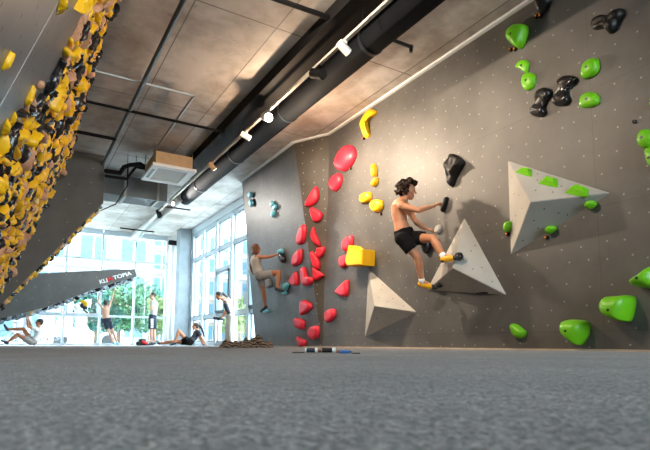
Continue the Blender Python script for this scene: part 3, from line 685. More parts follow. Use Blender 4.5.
# yellow holds
def YH(*a, **k): return RH(*a, m=M['yellow'], **k)
YH(cr(9, 340, 100, [(165, 215), (190, 160), (240, 90), (275, 78), (325, 92), (325, 115), (300, 140), (245, 175), (235, 220), (257, 300), (250, 325), (225, 340), (205, 330), (175, 260)]), 'm', 'banana-shaped yellow hold high on the wall', .10, prof=ROUND)
YH(cr(4.09, 330, 90, [(168, 335), (170, 310), (178, 300), (188, 320), (185, 350), (172, 355)]), 'm', 'small upright yellow hold, upper of the small pair', .09, prof=ROUND)
YH(cr(4.09, 330, 90, [(165, 385), (185, 360), (195, 360), (192, 380), (175, 395)]), 'm', 'small slanting yellow hold, lower of the small pair', .09, prof=ROUND)
YH(cr(*B4, [(85, 85), (95, 62), (130, 52), (142, 65), (138, 90), (105, 105), (88, 100)]), 'm', 'rounded yellow hold with a bolt, left of two side by side', .08, bolt=True)
YH(cr(*B4, [(130, 115), (145, 88), (192, 92), (188, 130), (160, 145), (140, 135)]), 'm', 'angular yellow hold with a bolt, nearer the climber\'s back', .08, bolt=True)
YH(cr(*B4, [(38, 370), (60, 295), (90, 318), (145, 315), (140, 385), (50, 390)]), 'm', 'big yellow block hold above the lowest grey volume', .26, prof=[(1, 0), (1, .5), (.98, .95), (.9, 1), (.3, 1)], k=1, smooth=False)
# cyan holds
C3 = (5.63, 230, 170)
for pts, dsc in (([(98, 140), (113, 122), (125, 140), (113, 160)], 'light blue hold at the top left of the leaning panel, upper of two'),
                 ([(103, 185), (115, 163), (130, 185), (118, 208)], 'light blue hold at the top left of the leaning panel, lower of two'),
                 ([(225, 190), (238, 175), (246, 192), (237, 207)], 'top one of three light blue holds in a cluster'),
                 ([(240, 207), (255, 192), (264, 210), (247, 228)], 'middle one of three light blue holds in a cluster'),
                 ([(230, 255), (240, 228), (253, 245), (240, 268)], 'bottom one of three light blue holds in a cluster')):
    RH(cr(*C3, pts), 'l', dsc, .06, m=M['cyan'], bolt='cluster' in dsc)
D4 = (5.3, 240, 235)
RH(cr(*D4, [(200, 85), (215, 72), (226, 85), (218, 100), (204, 100)]), 'l', 'light blue hold under the right hand of the vest climber', .10, m=M['cyan'], prof=ROUND)
RH(cr(*D4, [(205, 100), (222, 98), (238, 125), (232, 150), (215, 130)]), 'l', 'black hold below the right hand of the vest climber', .10, m=M['black'])
RH(cr(*D4, [(228, 262), (245, 252), (256, 262), (246, 292), (230, 285)]), 'l', 'light blue foothold at the raised foot of the vest climber, upper one', .08, m=M['cyan'])
RH(cr(*D4, [(226, 298), (240, 295), (244, 312), (230, 316)]), 'l', 'light blue foothold at the raised foot of the vest climber, lower one', .08, m=M['cyan'])
RH(cr(*D4, [(132, 240), (158, 235), (165, 270), (140, 280)]), 'l', 'small pale grey hold behind the thigh of the vest climber', .06, m=M['volume'])
RH(cr(*D4, [(110, 395), (150, 398), (150, 412), (115, 408)]), 'l', 'light blue foothold under the lower foot of the vest climber', .07, m=M['cyan'])

# ------------------------------------------------------------------ spray wall holds
nA = V((1, 0, -ASL)).normalized(); tA = V((ASL, 0, 1)).normalized(); sA = V((0, 1, 0))
KSEED = dict(sloper=1.3, jug=2.7, edge=3.1, pinch=4.9, teardrop=5.2, ball=6.6, horn=7.4)
def proto_mesh(kind):
    bm = bmesh.new(); n = 18
    def outline(f): return [V((math.cos(2*PI*i/n)*f(2*PI*i/n)[0], math.sin(2*PI*i/n)*f(2*PI*i/n)[1], 0)) for i in range(n)]
    if kind == 'sloper': P = outline(lambda a: (1+.1*math.cos(2*a), .85)); pr, d = ROUND, .6
    elif kind == 'jug': P = outline(lambda a: (1.1, .75+.18*math.cos(2*a)+.1*math.sin(a))); pr, d = [(1, 0), (1.02, .3), (1.0, .7), (.8, 1.0), (.55, .95), (.3, .6)], .8
    elif kind == 'edge': P = catmull([V(p+(0,)) for p in ((-1.2, -.35), (-.8, .35), (0, .5), (.9, .4), (1.2, -.2), (.3, -.45))], 3); pr, d = FACET, .55
    elif kind == 'pinch': P = outline(lambda a: (1.5, .55-.12*math.cos(2*a))); pr, d = ROUND, .8
    elif kind == 'teardrop': P = catmull([V(p+(0,)) for p in ((1.7, 0), (.8, .45), (-.2, .75), (-1, .4), (-1.1, -.3), (-.3, -.7), (.8, -.35))], 3); pr, d = ROUND, .65
    elif kind == 'ball': P = outline(lambda a: (.85, .85)); pr, d = [(1, 0), (1.05, .3), (1.0, .6), (.8, .9), (.5, 1.08), (.2, 1.15)], .95
    elif kind == 'horn': P = outline(lambda a: (1.3, .6)); pr, d = ROUND, .9
    rs = []
    rnz = hash_k = KSEED[kind]
    for s, h in pr:
        r = [V((p.x*s+(.5*h if kind == 'horn' else .12*h), p.y*s, h*d)) for p in P]
        if kind in ('edge', 'teardrop', 'jug'):
            r = [V((p.x, p.y+.2*h, p.z*(1+.25*p.y))) for p in r]
        r = [q+q.normalized()*.22*noise.noise(q*1.9+V((rnz, 0, 0))) if h else q for q in r]
        rs.append(r)
    rings(bm, rs); bmesh.ops.recalc_face_normals(bm, faces=bm.faces)
    me = bpy.data.meshes.new(kind+'_hold'); bm.to_mesh(me); bm.free()
    for p in me.polygons: p.use_smooth = kind not in ('edge', 'teardrop')
    return me
KINDS = ['sloper', 'jug', 'edge', 'pinch', 'teardrop', 'ball', 'horn']
PM = {k: proto_mesh(k) for k in KINDS}
CM = {}
for k in KINDS:
    for cn, m in (('yellow', M['yellow']), ('black', M['black']), ('beige', M['wood']), ('brown', M['tanbrown'])):
        me = PM[k].copy(); me.name = cn+'_'+k; me.materials.append(m); CM[cn, k] = me
bm = bmesh.new(); tube(bm, (0, 0, 0), (0, 0, .06), .10, n=8); ME_BOLT = bpy.data.meshes.new('bolt'); bm.to_mesh(ME_BOLT); bm.free(); ME_BOLT.materials.append(M['bolt'])
ADJ = {'sloper': 'round sloping', 'jug': 'thick kidney-shaped', 'edge': 'angular edge', 'pinch': 'long rounded', 'teardrop': 'pointed teardrop', 'ball': 'ball-like', 'horn': 'horn-like'}
def frameM(c, n, up, rot, s):
    u = (up-n*up.dot(n)).normalized(); w = n.cross(u)
    a = u*math.cos(rot)+w*math.sin(rot); b = n.cross(a)
    return Matrix(((a.x*s[0], b.x*s[1], n.x*s[2], c.x), (a.y*s[0], b.y*s[1], n.y*s[2], c.y), (a.z*s[0], b.z*s[1], n.z*s[2], c.z), (0, 0, 0, 1)))
def spray_one(c, n, up, rot, s, cn, k, where, bolt):
    o = bpy.data.objects.new('spray_wall_hold', CM[cn, k]); COL.objects.link(o); o.matrix_world = frameM(c, n, up, rot, s)
    tag(o, '%s %s hold %s' % (cn, ADJ[k], where), 'climbing hold', '%s %s holds %s' % (cn, ADJ[k], where))
    if bolt:
        b = bpy.data.objects.new('bolt', ME_BOLT); COL.objects.link(b); b.parent = o
        z = {'sloper': .6, 'jug': .46, 'edge': .56, 'pinch': .8, 'teardrop': .65, 'ball': 1.09, 'horn': .9}[k]
        b.location = (.1 if k != 'horn' else .45, .1 if k in ('edge', 'teardrop', 'jug') else 0, z-.03)
rnd = random.Random(11); crnd = random.Random(23)
def pA(y, z): return V((AX0+ASL*z, y, z))
placed = []; cand = []
# hand-placed big ones seen clearly against the bare board
def on_wall(px, py): return atp(V((AX0, 0, 0)), nA, px, py)
for px, py, cn, k, s, rot, dsc in ((82, -2, 'yellow', 'teardrop', .13, 2.6, 'big bright yellow pointed hold at the top of the left wall'),
                                   (6, 60, 'yellow', 'pinch', .04, .15, 'lone yellow finger-shaped hold on the bare upper part of the left wall'),
                                   (49, 82, 'black', 'teardrop', .105, .25, 'big glossy black drop-shaped hold on the left wall, largest black one'),
                                   (38, 84, 'beige', 'ball', .042, 0, 'beige round hold just left of the biggest black drop'),
                                   (60, 4, 'yellow', 'edge', .075, 1, 'small yellow hold hanging beside the topmost big yellow one'),
                                   (28, 97, 'yellow', 'teardrop', .06, .6, 'small yellow splinter-shaped hold at the left rim of the cluster'),
                                   (25, 108, 'beige', 'edge', .05, 1, 'small beige diamond hold at the left rim of the cluster'),
                                   (4, 128, 'yellow', 'edge', .07, 1, 'yellow angular hold at the left picture edge halfway up'),
                                   (48, 155, 'brown', 'edge', .13, .7, 'large dark brown square hold amid the yellow cluster')):
    c = on_wall(px, py); o = bpy.data.objects.new('spray_wall_hold', CM[cn, k] if cn != 'brown' else CM['black', k]); COL.objects.link(o)
    o.matrix_world = frameM(c, nA, tA, rot, (s, s, s)); tag(o, dsc, 'climbing hold', 'holds singled out on the left wall')
    b = bpy.data.objects.new('bolt', ME_BOLT); COL.objects.link(b); b.parent = o; b.location = (0, 0, .6)
    placed.append((c, s*1.1))
def inside(c):   # where the dense cluster stands
    y, z = c.y, c.z
    return z > .35 and z < CEIL-.03 and y > (4.0 if z < 1.6 else min(4.8, 4.0+(z-1.6)*1.4)) and y < 11.5
tries = 0; res = []
while tries < 26000:
    tries += 1
    y = 3.9+7.6*rnd.random()**.8; z = rnd.uniform(.4, CEIL-.02)
    
    c = pA(y, z)
    if not inside(c): continue
    s = rnd.choice((.042, .05, .06, .072, .09))*(1.0 if y < 8.5 else 1.05)
    if all((c-q).length > (s+r)*.83 for q, r in placed if abs(q.y-y) < .6):
        placed.append((c, s)); res.append((c, s))
res.sort(key=lambda r: r[0].y)
print('spray holds', len(res))
NIND = 285
far_bms = {cn: bmesh.new() for cn in ('yellow', 'black', 'beige')}
for i, (c, s) in enumerate(res):
    cn = crnd.choices(('yellow', 'black', 'beige'), (.50, .31, .19))[0]
    k = rnd.choice(KINDS+['edge', 'edge', 'teardrop', 'horn'] if cn != 'beige' else ['sloper', 'ball', 'edge', 'pinch', 'edge'])
    rot = rnd.uniform(0, 2*PI); sc = (s*rnd.uniform(.95, 1.35), s*rnd.uniform(.7, 1.0), s*rnd.uniform(1.0, 1.7))
    if i < NIND:
        zone = ('high' if c.z > 2.75 else 'midway' if c.z > 1.7 else 'low')+(' on the near part of the left wall' if c.y < 5.6 else ' on the middle of the left wall' if c.y < 7.2 else ' further along the left wall')
        spray_one(c, nA, tA, rot, sc, cn, k, zone, c.y < 7)
    else:
        mm = bmesh.new(); mm.from_mesh(PM[k]); mm.transform(frameM(c, nA, tA, rot, sc)); me = bpy.data.meshes.new('t'); mm.to_mesh(me); mm.free(); far_bms[cn].from_mesh(me); bpy.data.meshes.remove(me)
def stuff_holds(bms, where):
    for cn, b in bms.items():
        if not b.verts: b.free(); continue
        o = build('distant_holds', b, M[{'yellow': 'yellow', 'black': 'black', 'beige': 'wood'}[cn]], smooth=True, fix=False)
        tag(o, 'mass of small %s holds %s' % (cn, where), 'climbing holds', kind='stuff')
stuff_holds(far_bms, 'at the far end of the left wall')
# holds on the overhanging edge of the tall block
dB = (pB[1]-pB[2]).normalized(); nB = V((dB.z, 0, -dB.x))
LB = (pB[1]-pB[2]).length; NB = 0; pl = []
bms = {cn: bmesh.new() for cn in ('yellow', 'black', 'beige')}
for _ in range(2500):
    a = rnd.uniform(.0, LB-.05); y = FB+rnd.uniform(.08, .72); s = rnd.choice((.045, .055, .07))
    c = pB[2]+dB*a; c.y = y
    if all((c-q).length > (s+r)*.9 for q, r in pl):
        pl.append((c, s)); cn = rnd.choices(('yellow', 'black', 'beige'), (.36, .36, .28))[0]; k = rnd.choice(KINDS)
        mm = bmesh.new(); mm.from_mesh(PM[k]); mm.transform(frameM(c, nB, dB, rnd.uniform(0, 6), (s, s, s*1.1))); me = bpy.data.meshes.new('t'); mm.to_mesh(me); mm.free(); bms[cn].from_mesh(me); bpy.data.meshes.remove(me)
stuff_holds(bms, 'under the slanting edge of the tall grey block')
# holds under the arch
bmg = {cn: bmesh.new() for cn in ('yellow', 'black', 'beige')}; bw = bmesh.new()
seg = [pC[2], pC[3], pC[4], pC[5], V((-1.9, FC, 0))]
for a_, b_ in zip(seg, seg[1:]):
    dd = (a_-b_).normalized(); nn = V((dd.z, 0, -dd.x)); L = (a_-b_).length
    for _ in range(int(L*46)):
        c = b_+dd*rnd.uniform(0, L); c.y = FC+rnd.uniform(.06, 1.2); s = rnd.choice((.055, .07, .09)); k = rnd.choice(KINDS)
        mm = bmesh.new(); mm.from_mesh(PM[k]); mm.transform(frameM(c, nn, dd, rnd.uniform(0, 6), (s, s, s*1.3))); me = bpy.data.meshes.new('t'); mm.to_mesh(me); mm.free()
        r_ = rnd.random(); (bw if r_ < .62 else bmg['black'] if r_ < .96 else bmg['yellow']).from_mesh(me); bpy.data.meshes.remove(me)
stuff_holds(bmg, 'under the lettered arch')
tag(build('distant_holds', bw, mat('blue grey hold', (.30, .37, .43), .4), smooth=True, fix=False), 'mass of small blue-grey holds under the lettered arch', 'climbing holds', kind='stuff')
# yellow and black bag hanging in the far window
c = at(1, 18.0, 83.5, 303)
t = empty('hanging_hold', c, 'small yellow and black hold dangling below the arch against the window', 'climbing hold')
bm = bmesh.new(); ell(bm, c+V((0, 0, -.08)), .12, .08, .09); ell(bm, c+V((.05, 0, -.15)), .08, .07, .07); build('body', bm, M['darkshoe'], t, smooth=True)
bm = bmesh.new(); ell(bm, c+V((-.02, -.06, .04)), .10, .05, .06); ell(bm, c+V((.05, -.08, -.04)), .07, .03, .07); build('cap', bm, M['yellow'], t, smooth=True)
bm = bmesh.new(); tube(bm, c, V((c.x, c.y, c.z+.33)), .006, n=6); build('cord', bm, M['blackmetal'], t)

# ------------------------------------------------------------------ people
def hand_bm(bm, w, d, pn, s, curl=.6, thumb=1):
    """wrist, direction, palm normal (the side the fingers close to)"""
    d = V(d).normalized(); pn = (V(pn)-d*V(pn).dot(d)).normalized(); sd = d.cross(pn)
    cone(bm, w, .026*s, w+d*.075*s, .036*s, side=sd, flat=.5)
    k0 = w+d*.085*s
    for i, (o, L) in enumerate(((-.030, .070), (-.010, .080), (.010, .076), (.029, .060))):
        p = k0+sd*o*s-d*abs(o)*.25*s; dd = d; r = .0092*s
        for j, f in enumerate((.45, .32, .25)):
            ang = curl*(.5+.5*j); dd = (dd*math.cos(ang)+pn*math.sin(ang)).normalized()
            pn2 = (pn-dd*pn.dot(dd)).normalized(); q = p+dd*L*f*s
            cone(bm, p, r, q, r*.88, n=8); p = q; r *= .9
            pn = pn2 if False else pn
    p = w+d*.03*s+sd*(-.026*thumb)*s; dd = (d*.75-sd*.8*thumb+pn*.25).normalized(); q = p+dd*.045*s
    cone(bm, p, .013*s, q, .0105*s, n=8); cone(bm, q, .0105*s, q+(dd*.6+d*.6+pn*.5).normalized()*.032*s, .0088*s, n=8)
def torso_rings(J, s, inflate=0, upto=5, frm=0, wide=1.0):
    """elliptic sections from pelvis to neck base"""
    pel, nk = J['pelvis'], J['neck']; sp = J.get('spine', (pel+nk)/2)
    side = (J['shR']-J['shL']).normalized(); hs = (J['hipR']-J['hipL']).normalized()
    if hs.dot(side) < 0: hs = -hs
    def cur(t): return pel*(1-t)**2+sp*2*t*(1-t)+nk*t*t
    sec = [(-.10, .125, .095), (.0, .165, .115), (.16, .155, .105), (.34, .128, .09), (.55, .145, .10), (.75, .165, .112), (.88, .155, .095), (.97, .10, .07), (1.05, .06, .055)]
    rs = []
    for t, w, d in sec[frm:len(sec)-upto+5 if upto != 5 else None]:
        c = cur(t); tg = (cur(t+.05)-cur(t-.05)).normalized(); sv = hs.lerp(side, max(0, min(1, t)))
        sv = (sv-tg*sv.dot(tg)).normalized(); fv = tg.cross(sv)
        w = w*wide*s+inflate; d = d*s+inflate
        rs.append([c+sv*math.cos(a)*w+fv*math.sin(a)*d for a in [2*PI*i/20 for i in range(20)]])
    return rs
def person(label, J, s, skin, parts, face, hold_pn=None, curl=(.6, .6), up=V((0, 0, 1)), headup=None, hair=None, group=None, vox=.009, cat='person', base=None, build_w=1.0, female=False):
    base = base if base is not None else V((J['pelvis'].x, J['pelvis'].y, 0))
    t = empty('person', base, label, cat, group)
    bm = bmesh.new()
    rings(bm, torso_rings(J, s, wide=build_w))
    hd = J['head']; f = V(face).normalized(); u = V(headup or (0, 0, 1)); u = (u-f*u.dot(f)).normalized(); r = f.cross(u)
    ell(bm, hd+u*.025*s, .076*s, .094*s, .092*s, r, f, u, 3)            # skull
    ell(bm, hd-u*.045*s+f*.018*s, .058*s, .068*s, .068*s, r, f, u, 3)   # jaw
    ell(bm, hd-u*.095*s+f*.052*s, .026*s, .024*s, .022*s, r, f, u, 2)   # chin
    cone(bm, hd+u*.022*s+f*.086*s, .008*s, hd-u*.022*s+f*.108*s, .014*s, n=8)   # nose
    for k in (-1, 1):
        ell(bm, hd+r*k*.078*s-u*.005*s, .012*s, .022*s, .032*s, r, f, u, 2)     # ears
        ell(bm, hd+r*k*.032*s+f*.078*s+u*.036*s, .026*s, .014*s, .009*s, r, f, u, 2)  # brow
        ell(bm, hd+r*k*.045*s+f*.055*s-u*.025*s, .022*s, .02*s, .022*s, r, f, u, 2)  # cheek
    cone(bm, J['neck']-u*.01, .060*s, hd-u*.055*s-f*.012*s, .052*s)
    for sd, cu in (('L', curl[0]), ('R', curl[1])):
        sh, el, wr, ha = J['sh'+sd], J['el'+sd], J['wr'+sd], J['ha'+sd]
        ell(bm, sh, .058*s, .058*s, .058*s)
        cone(bm, sh.lerp(J['neck'], .45)-V((0, 0, .01)), .05*s, sh, .054*s)
        m_ = sh.lerp(el, .45); cone(bm, sh, .05*s, m_, .047*s); cone(bm, m_, .046*s, el, .036*s)
        m_ = el.lerp(wr, .3); cone(bm, el, .037*s, m_, .040*s); cone(bm, m_, .040*s, wr, .025*s)
        pn = (hold_pn or {}).get(sd, V((1, 0, 0)))
        hand_bm(bm, wr, ha-wr, pn, s, cu, 1 if sd == 'L' else -1)
        hp, kn, an, to = J['hip'+sd], J['kn'+sd], J['an'+sd], J['to'+sd]
        ell(bm, hp, .085*s, .085*s, .085*s)
        m_ = hp.lerp(kn, .4); cone(bm, hp, .088*s, m_, .076*s); cone(bm, m_, .076*s, kn, .053*s)
        ell(bm, kn, .052*s, .052*s, .052*s)
        ca = kn.lerp(an, .3); bk = (J['pelvis']-kn); 
        cone(bm, kn, .05*s, ca, .056*s); cone(bm, ca, .056*s, an, .034*s)
        fd = (to-an).normalized(); heel = an-fd*.03*s+(an-kn).normalized()*.045*s
        cone(bm, heel, .032*s, to, .028*s, side=fd.cross(an-kn) if fd.cross(an-kn).length > .01 else None, flat=.8)
        cone(bm, an, .035*s, an.lerp(to, .5), .03*s)
    body = build('body', bm, skin, t, fix=False); bake(body, vox*s, 3)
    # face marks
    bm = bmesh.new()
    for k in (-1, 1): ell(bm, hd+r*k*.031*s+f*.0855*s+u*.018*s, .013*s, .007*s, .007*s, r, f, u, 2)
    build('eyes', bm, M['eye'], t, smooth=True)
    bm = bmesh.new(); ell(bm, hd-u*.058*s+f*.082*s, .023*s, .012*s, .008*s, r, f, u, 2); build('mouth', bm, M['lips'], t, smooth=True)
    # clothing
    for kind, m, opt in parts:
        bm = bmesh.new(); sides = ('L', 'R')
        if kind in ('tee', 'vest'):
            rs = torso_rings(J, s, .014, wide=build_w)[1:]
            if kind == 'vest': rs = rs[:-1]
            rings(bm, rs[:-1])
            for sd in sides:
                sh, el = J['sh'+sd], J['el'+sd]
                if kind == 'tee':
                    ell(bm, sh, .070*s, .070*s, .070*s); cone(bm, sh.lerp(J['neck'], .4), .06*s, sh, .066*s); e = sh.lerp(el, .55); tube(bm, sh, e, .066*s, .066*s, 14)
                else: cone(bm, sh.lerp(J['neck'], .5), .052*s, sh.lerp(J['neck'], .25), .05*s)
            nm = 'shirt' if kind == 'tee' else 'vest_top'
        elif kind in ('shorts', 'trousers'):
            rings(bm, torso_rings(J, s, .018, wide=build_w)[:3])
            for sd in sides:
                hp, kn, an = J['hip'+sd], J['kn'+sd], J['an'+sd]
                ell(bm, hp, .104*s, .104*s, .104*s)
                if kind == 'shorts': tube(bm, hp, hp.lerp(kn, opt or .72), .102*s, .094*s, 16)
                else:
                    cone(bm, hp, .105*s, kn, .09*s); tube(bm, kn, an+(an-kn)*.06, .092*s, .09*s, 16)
            nm = kind
        elif kind == 'shoes':
            for sd in sides:
                sb = bmesh.new(); an, kn, to = J['an'+sd], J['kn'+sd], J['to'+sd]; fd = (to-an).normalized(); heel = an-fd*.03*s+(an-kn).normalized()*.048*s
                cone(sb, heel, .041*s, heel.lerp(to, .6), .044*s); cone(sb, heel.lerp(to, .5), .042*s, to+fd*.015, .030*s); cone(sb, an+(an-kn).normalized()*.02, .042*s, heel, .04*s)
                o = build('shoe', sb, m, t, fix=False); bake(o, .009*s, 3)
                if opt:
                    sb = bmesh.new(); dn = (an-kn).normalized(); dn = (dn-fd*dn.dot(fd)); dn = dn.normalized() if dn.length > .1 else V((0, 0, -1))
                    cone(sb, heel+dn*.022*s, .034*s, to+dn*.012*s+fd*.02, .027*s, flat=.6, side=fd.cross(dn)); cone(sb, heel.lerp(to, .72), .036*s, to+fd*.022, .031*s)
                    so = build('rubber_sole', sb, M['rubber'], o, origin=t.location); bake(so, .009*s, 2)
            bm.free(); continue
        elif kind == 'socks':
            for sd in sides:
                sb = bmesh.new(); an, kn = J['an'+sd], J['kn'+sd]; tube(sb, an.lerp(kn, .14), an+(an-kn).normalized()*.02, .04*s, .041*s, 14); build('sock', sb, m, t, smooth=True)
            bm.free(); continue
        o = build(nm, bm, m, t, fix=False); bake(o, .011*s, 3, .008*s, 14)
    # hair
    if hair:
        style, m = hair; bm = bmesh.new(); rr = random.Random(5)
        if style == 'curly':
            for _ in range(320):
                a = V((rr.gauss(0, 1), rr.gauss(0, 1), rr.gauss(0, 1))).normalized()
                x, y, z = a.dot(V((1, 0, 0))), a.y, a.z
                if y > .35 and z < .45: continue
                if z < -.62: continue
                q_ = rr.uniform(1.0, 1.5); p = hd+u*.035*s+r*x*.105*s*q_+f*(y*.11*q_-.015)*s+u*z*.11*s*q_
                rad = rr.uniform(.014, .027)*s; ell(bm, p+a.x*r*0, rad, rad, rad, sub=1)
            ell(bm, hd+u*.04*s-f*.02*s, .088*s, .092*s, .085*s, r, f, u, 2)
        else:
            ell(bm, hd+u*.045*s-f*.022*s, .094*s, .104*s, .094*s, r, f, u, 3)
            ell(bm, hd+u*.0*s-f*.05*s, .078*s, .06*s, .075*s, r, f, u, 2)
            if style == 'bob':
                for _ in range(110):
                    a = rr.uniform(-2.2, 2.2); p = hd-f*math.cos(a)*.085*s+r*math.sin(a)*.095*s
                    cone(bm, p+u*.05*s, .02*s, p-u*rr.uniform(.05, .1)*s-f*.01, .012*s, n=6)
            if style == 'pony':
                pts = J['pony']; rad = .045*s
                for a, b in zip(pts, pts[1:]): cone(bm, a, rad, b, rad*.85); rad *= .85
            if style == 'cap':
                cone(bm, hd+u*.05*s+f*.06*s, .045*s, hd+u*.045*s+f*.13*s, .04*s, side=r, flat=.3)
        o = build('hair' if style != 'cap' else 'cap', bm, m, t, fix=False); bake(o, .009*s, 1 if style == 'curly' else 3, .004 if style == 'curly' else 0, 40)
    return t
def mk(ax, d):  # joints from sight lines: name -> (px, py, plane value)
    return {k: at(ax, v[2], v[0], v[1]) for k, v in d.items()}
def lens(J, n):
    print(n, {a+b: round((J[a+sd]-J[b+sd]).length, 2) for sd in 'LR' for a, b in (('sh', 'el'), ('el', 'wr'), ('hip', 'kn'), ('kn', 'an'))}, 'torso', round((J['neck']-J['pelvis']).length, 2), 'head', round((J['head']-J['neck']).length, 2), 'shw', round((J['shL']-J['shR']).length, 2))

# shirtless climber: joints on planes X = distance from the right wall
J = mk(0, {'head': (408, 191.5, 4.50), 'neck': (400.5, 201.5, 4.42), 'spine': (396, 215, 4.33), 'pelvis': (405, 236, 4.45),
           'shR': (401.5, 206, 4.27), 'shL': (404.5, 203.5, 4.56), 'elR': (418.5, 210.5, 4.40), 'wrR': (433.5, 206, 4.74), 'haR': (440, 203, 4.86),
           'elL': (416, 222, 4.58), 'wrL': (426, 229, 4.74), 'haL': (433, 230, 4.86),
           'hipL': (408, 238, 4.54), 'hipR': (402, 238.5, 4.34), 'knR': (417.5, 257, 4.52), 'anR': (422, 281.5, 4.66), 'toR': (434, 287, 4.78),
           'knL': (433, 238.5, 4.55), 'anL': (443.5, 256.5, 4.58), 'toL': (455, 257.5, 4.64)})
lens(J, 'p1')
person('shirtless curly-haired climber in black shorts and yellow shoes hanging on the right wall', J, 1.0, M['skin1'],
       [('shorts', M['shortsblk'], .62), ('shoes', M['shoeyel'], True), ('socks', M['sock'], 0)], J['haR']-J['head']+V((0, -.15, .12)), {'L': V((1, 0, -.3)), 'R': V((1, -.2, -.3))}, (.55, .55), hair=('curly', M['haircurl']), headup=(-.15, 0, 1), vox=.0075, base=J['pelvis'])
P1J = J
# what he holds
G([(440.5, 211.5), (442.5, 204), (446, 197), (448, 198.5), (446, 205), (443, 211)], .07, 'slanting dark grey hold gripped by the shirtless climber\'s upper hand', m=M['blackr'], prof=FLAT, bolt=False)
G([(434, 232), (436, 226.5), (440, 224.5), (441.5, 229), (438, 233)], .05, 'small pale grey hold gripped by the shirtless climber\'s lower hand', m=M['volume'], prof=FLAT, bolt=False)
G([(420.5, 248), (422, 238), (428, 236), (430, 246), (425, 254)], .09, 'dark hold behind the thigh of the shirtless climber', m=M['black'], bolt=False)
hold('climbing_hold', [(455, 258), (456, 253), (460, 252.5), (462, 257), (458, 260.5)], V((4.72, 0, 0)), NX, .08, M['black'], 'black looped foothold on the grey volume under the raised yellow shoe', bolt=False)
hold('climbing_hold', [(435, 286.5), (437, 282.5), (440, 282.5), (442, 285.5), (439, 287.5)], V((4.9, 0, 0)), NX, .06, M['black'], 'black foothold on the grey volume corner under the lower yellow shoe', bolt=False)

J = mk(1, {'head': (256, 249.3, 10.15), 'neck': (257, 255.3, 10.2), 'spine': (254, 264, 10.25), 'pelvis': (260, 275, 10.2),
           'shR': (259.8, 257, 10.05), 'shL': (254.5, 257.5, 10.38), 'elR': (268, 257.2, 9.9), 'wrR': (276, 254.8, 9.82), 'haR': (279.5, 252.8, 9.78),
           'elL': (250.5, 265, 10.55), 'wrL': (251.5, 271, 10.7), 'haL': (253, 273.5, 10.75),
           'hipL': (259.5, 277, 10.3), 'hipR': (261.8, 276, 10.12), 'knR': (279, 272, 9.74), 'anR': (277.5, 287.5, 9.74), 'toR': (282, 290.5, 9.66),
           'knL': (263.5, 291, 10.3), 'anL': (265, 306, 10.4), 'toL': (261.5, 310.5, 10.5)})
lens(J, 'p2')
person('brown-haired climber in a beige vest and grey shorts on the leaning panel by the windows', J, .94, M['skin2'],
       [('vest', M['beigetank'], 0), ('shorts', M['greyshorts'], .68), ('shoes', M['darkshoe'], True)], (.75, -.6, .05), {'L': V((1, 0, 0)), 'R': V((1, -.2, -.3))}, (.5, .6), hair=('bob', M['hairmid']), base=J['pelvis'])

Y = 17.6
J = mk(1, {'head': (106, 303, Y-.06), 'neck': (105.8, 307, Y), 'spine': (105, 313, Y), 'pelvis': (106.5, 320.5, Y),
           'shL': (102.8, 308, Y-.02), 'elL': (97.8, 302, Y-.1), 'wrL': (99.2, 296.2, Y-.1), 'haL': (99.6, 293.6, Y-.1),
           'shR': (108.8, 307.5, Y+.02), 'elR': (111.5, 299.5, Y+.02), 'wrR': (113.8, 292, Y+.02), 'haR': (114.8, 289, Y+.02),
           'hipL': (105, 321, Y), 'hipR': (108.5, 321, Y), 'knL': (109.2, 332.5, Y-.05), 'anL': (113, 342, Y), 'toL': (115.2, 344.2, Y-.1),
           'knR': (113, 332, Y), 'anR': (116.5, 341.5, Y+.05), 'toR': (117.8, 344, Y-.05)})
lens(J, 'p3')
person('shirtless person in dark shorts reaching up with both arms under the lettered arch', J, .80, M['skin3'], [('shorts', M['navy'], .7), ('shoes', M['cyan'], None)], (.3, .6, .5), {'L': V((0, 1, 0)), 'R': V((0, 1, 0))}, (.5, .5), hair=('short', M['hairdark']), vox=.011)
Y = 17.4
J = mk(1, {'head': (152.5, 296, Y), 'neck': (154, 300.8, Y), 'spine': (155, 308, Y), 'pelvis': (152.5, 318, Y),
           'shL': (152.8, 302.5, Y-.18), 'elL': (151.3, 309.5, Y-.25), 'wrL': (150.4, 302.8, Y-.18), 'haL': (150.2, 300.2, Y-.12),
           'shR': (155.5, 302.5, Y+.18), 'elR': (154, 309.5, Y+.2), 'wrR': (151.8, 305.5, Y+.1), 'haR': (151, 303.2, Y),
           'hipL': (151.5, 319, Y-.09), 'hipR': (153.5, 319, Y+.09), 'knL': (151, 330.5, Y-.1), 'anL': (151.2, 342, Y-.08), 'toL': (148.8, 344.6, Y-.1),
           'knR': (154, 330.5, Y+.1), 'anR': (154.5, 342, Y+.1), 'toR': (152, 344.4, Y+.08)})
lens(J, 'p4')
t4 = person('dark-haired person standing by the windows in a grey tee and navy shorts, hand at mouth', J, .97, M['skin3'], [('tee', M['greytee'], 0), ('shorts', M['navy'], .86), ('shoes', M['darkshoe'], None)], (-1, -.25, -.05), {'L': V((1, 0, 0)), 'R': V((1, 0, 0))}, (.9, .6), hair=('short', M['hairdark']), vox=.011, build_w=.95)
a, b = at(1, Y-.30, 152.2, 318.5), at(1, Y-.28, 152.2, 328); bm = bmesh.new()
for i in range(4):
    p = a.lerp(b, (i+.1)/4); q = a.lerp(b, (i+.85)/4); box(bm, (p.x-.035, p.y-.02, q.z), (p.x+.035, p.y+.06, p.z))
build('white_print', bm, M['white'], t4)['label'] = 'white vertical print on the shorts'
Y = 15.6
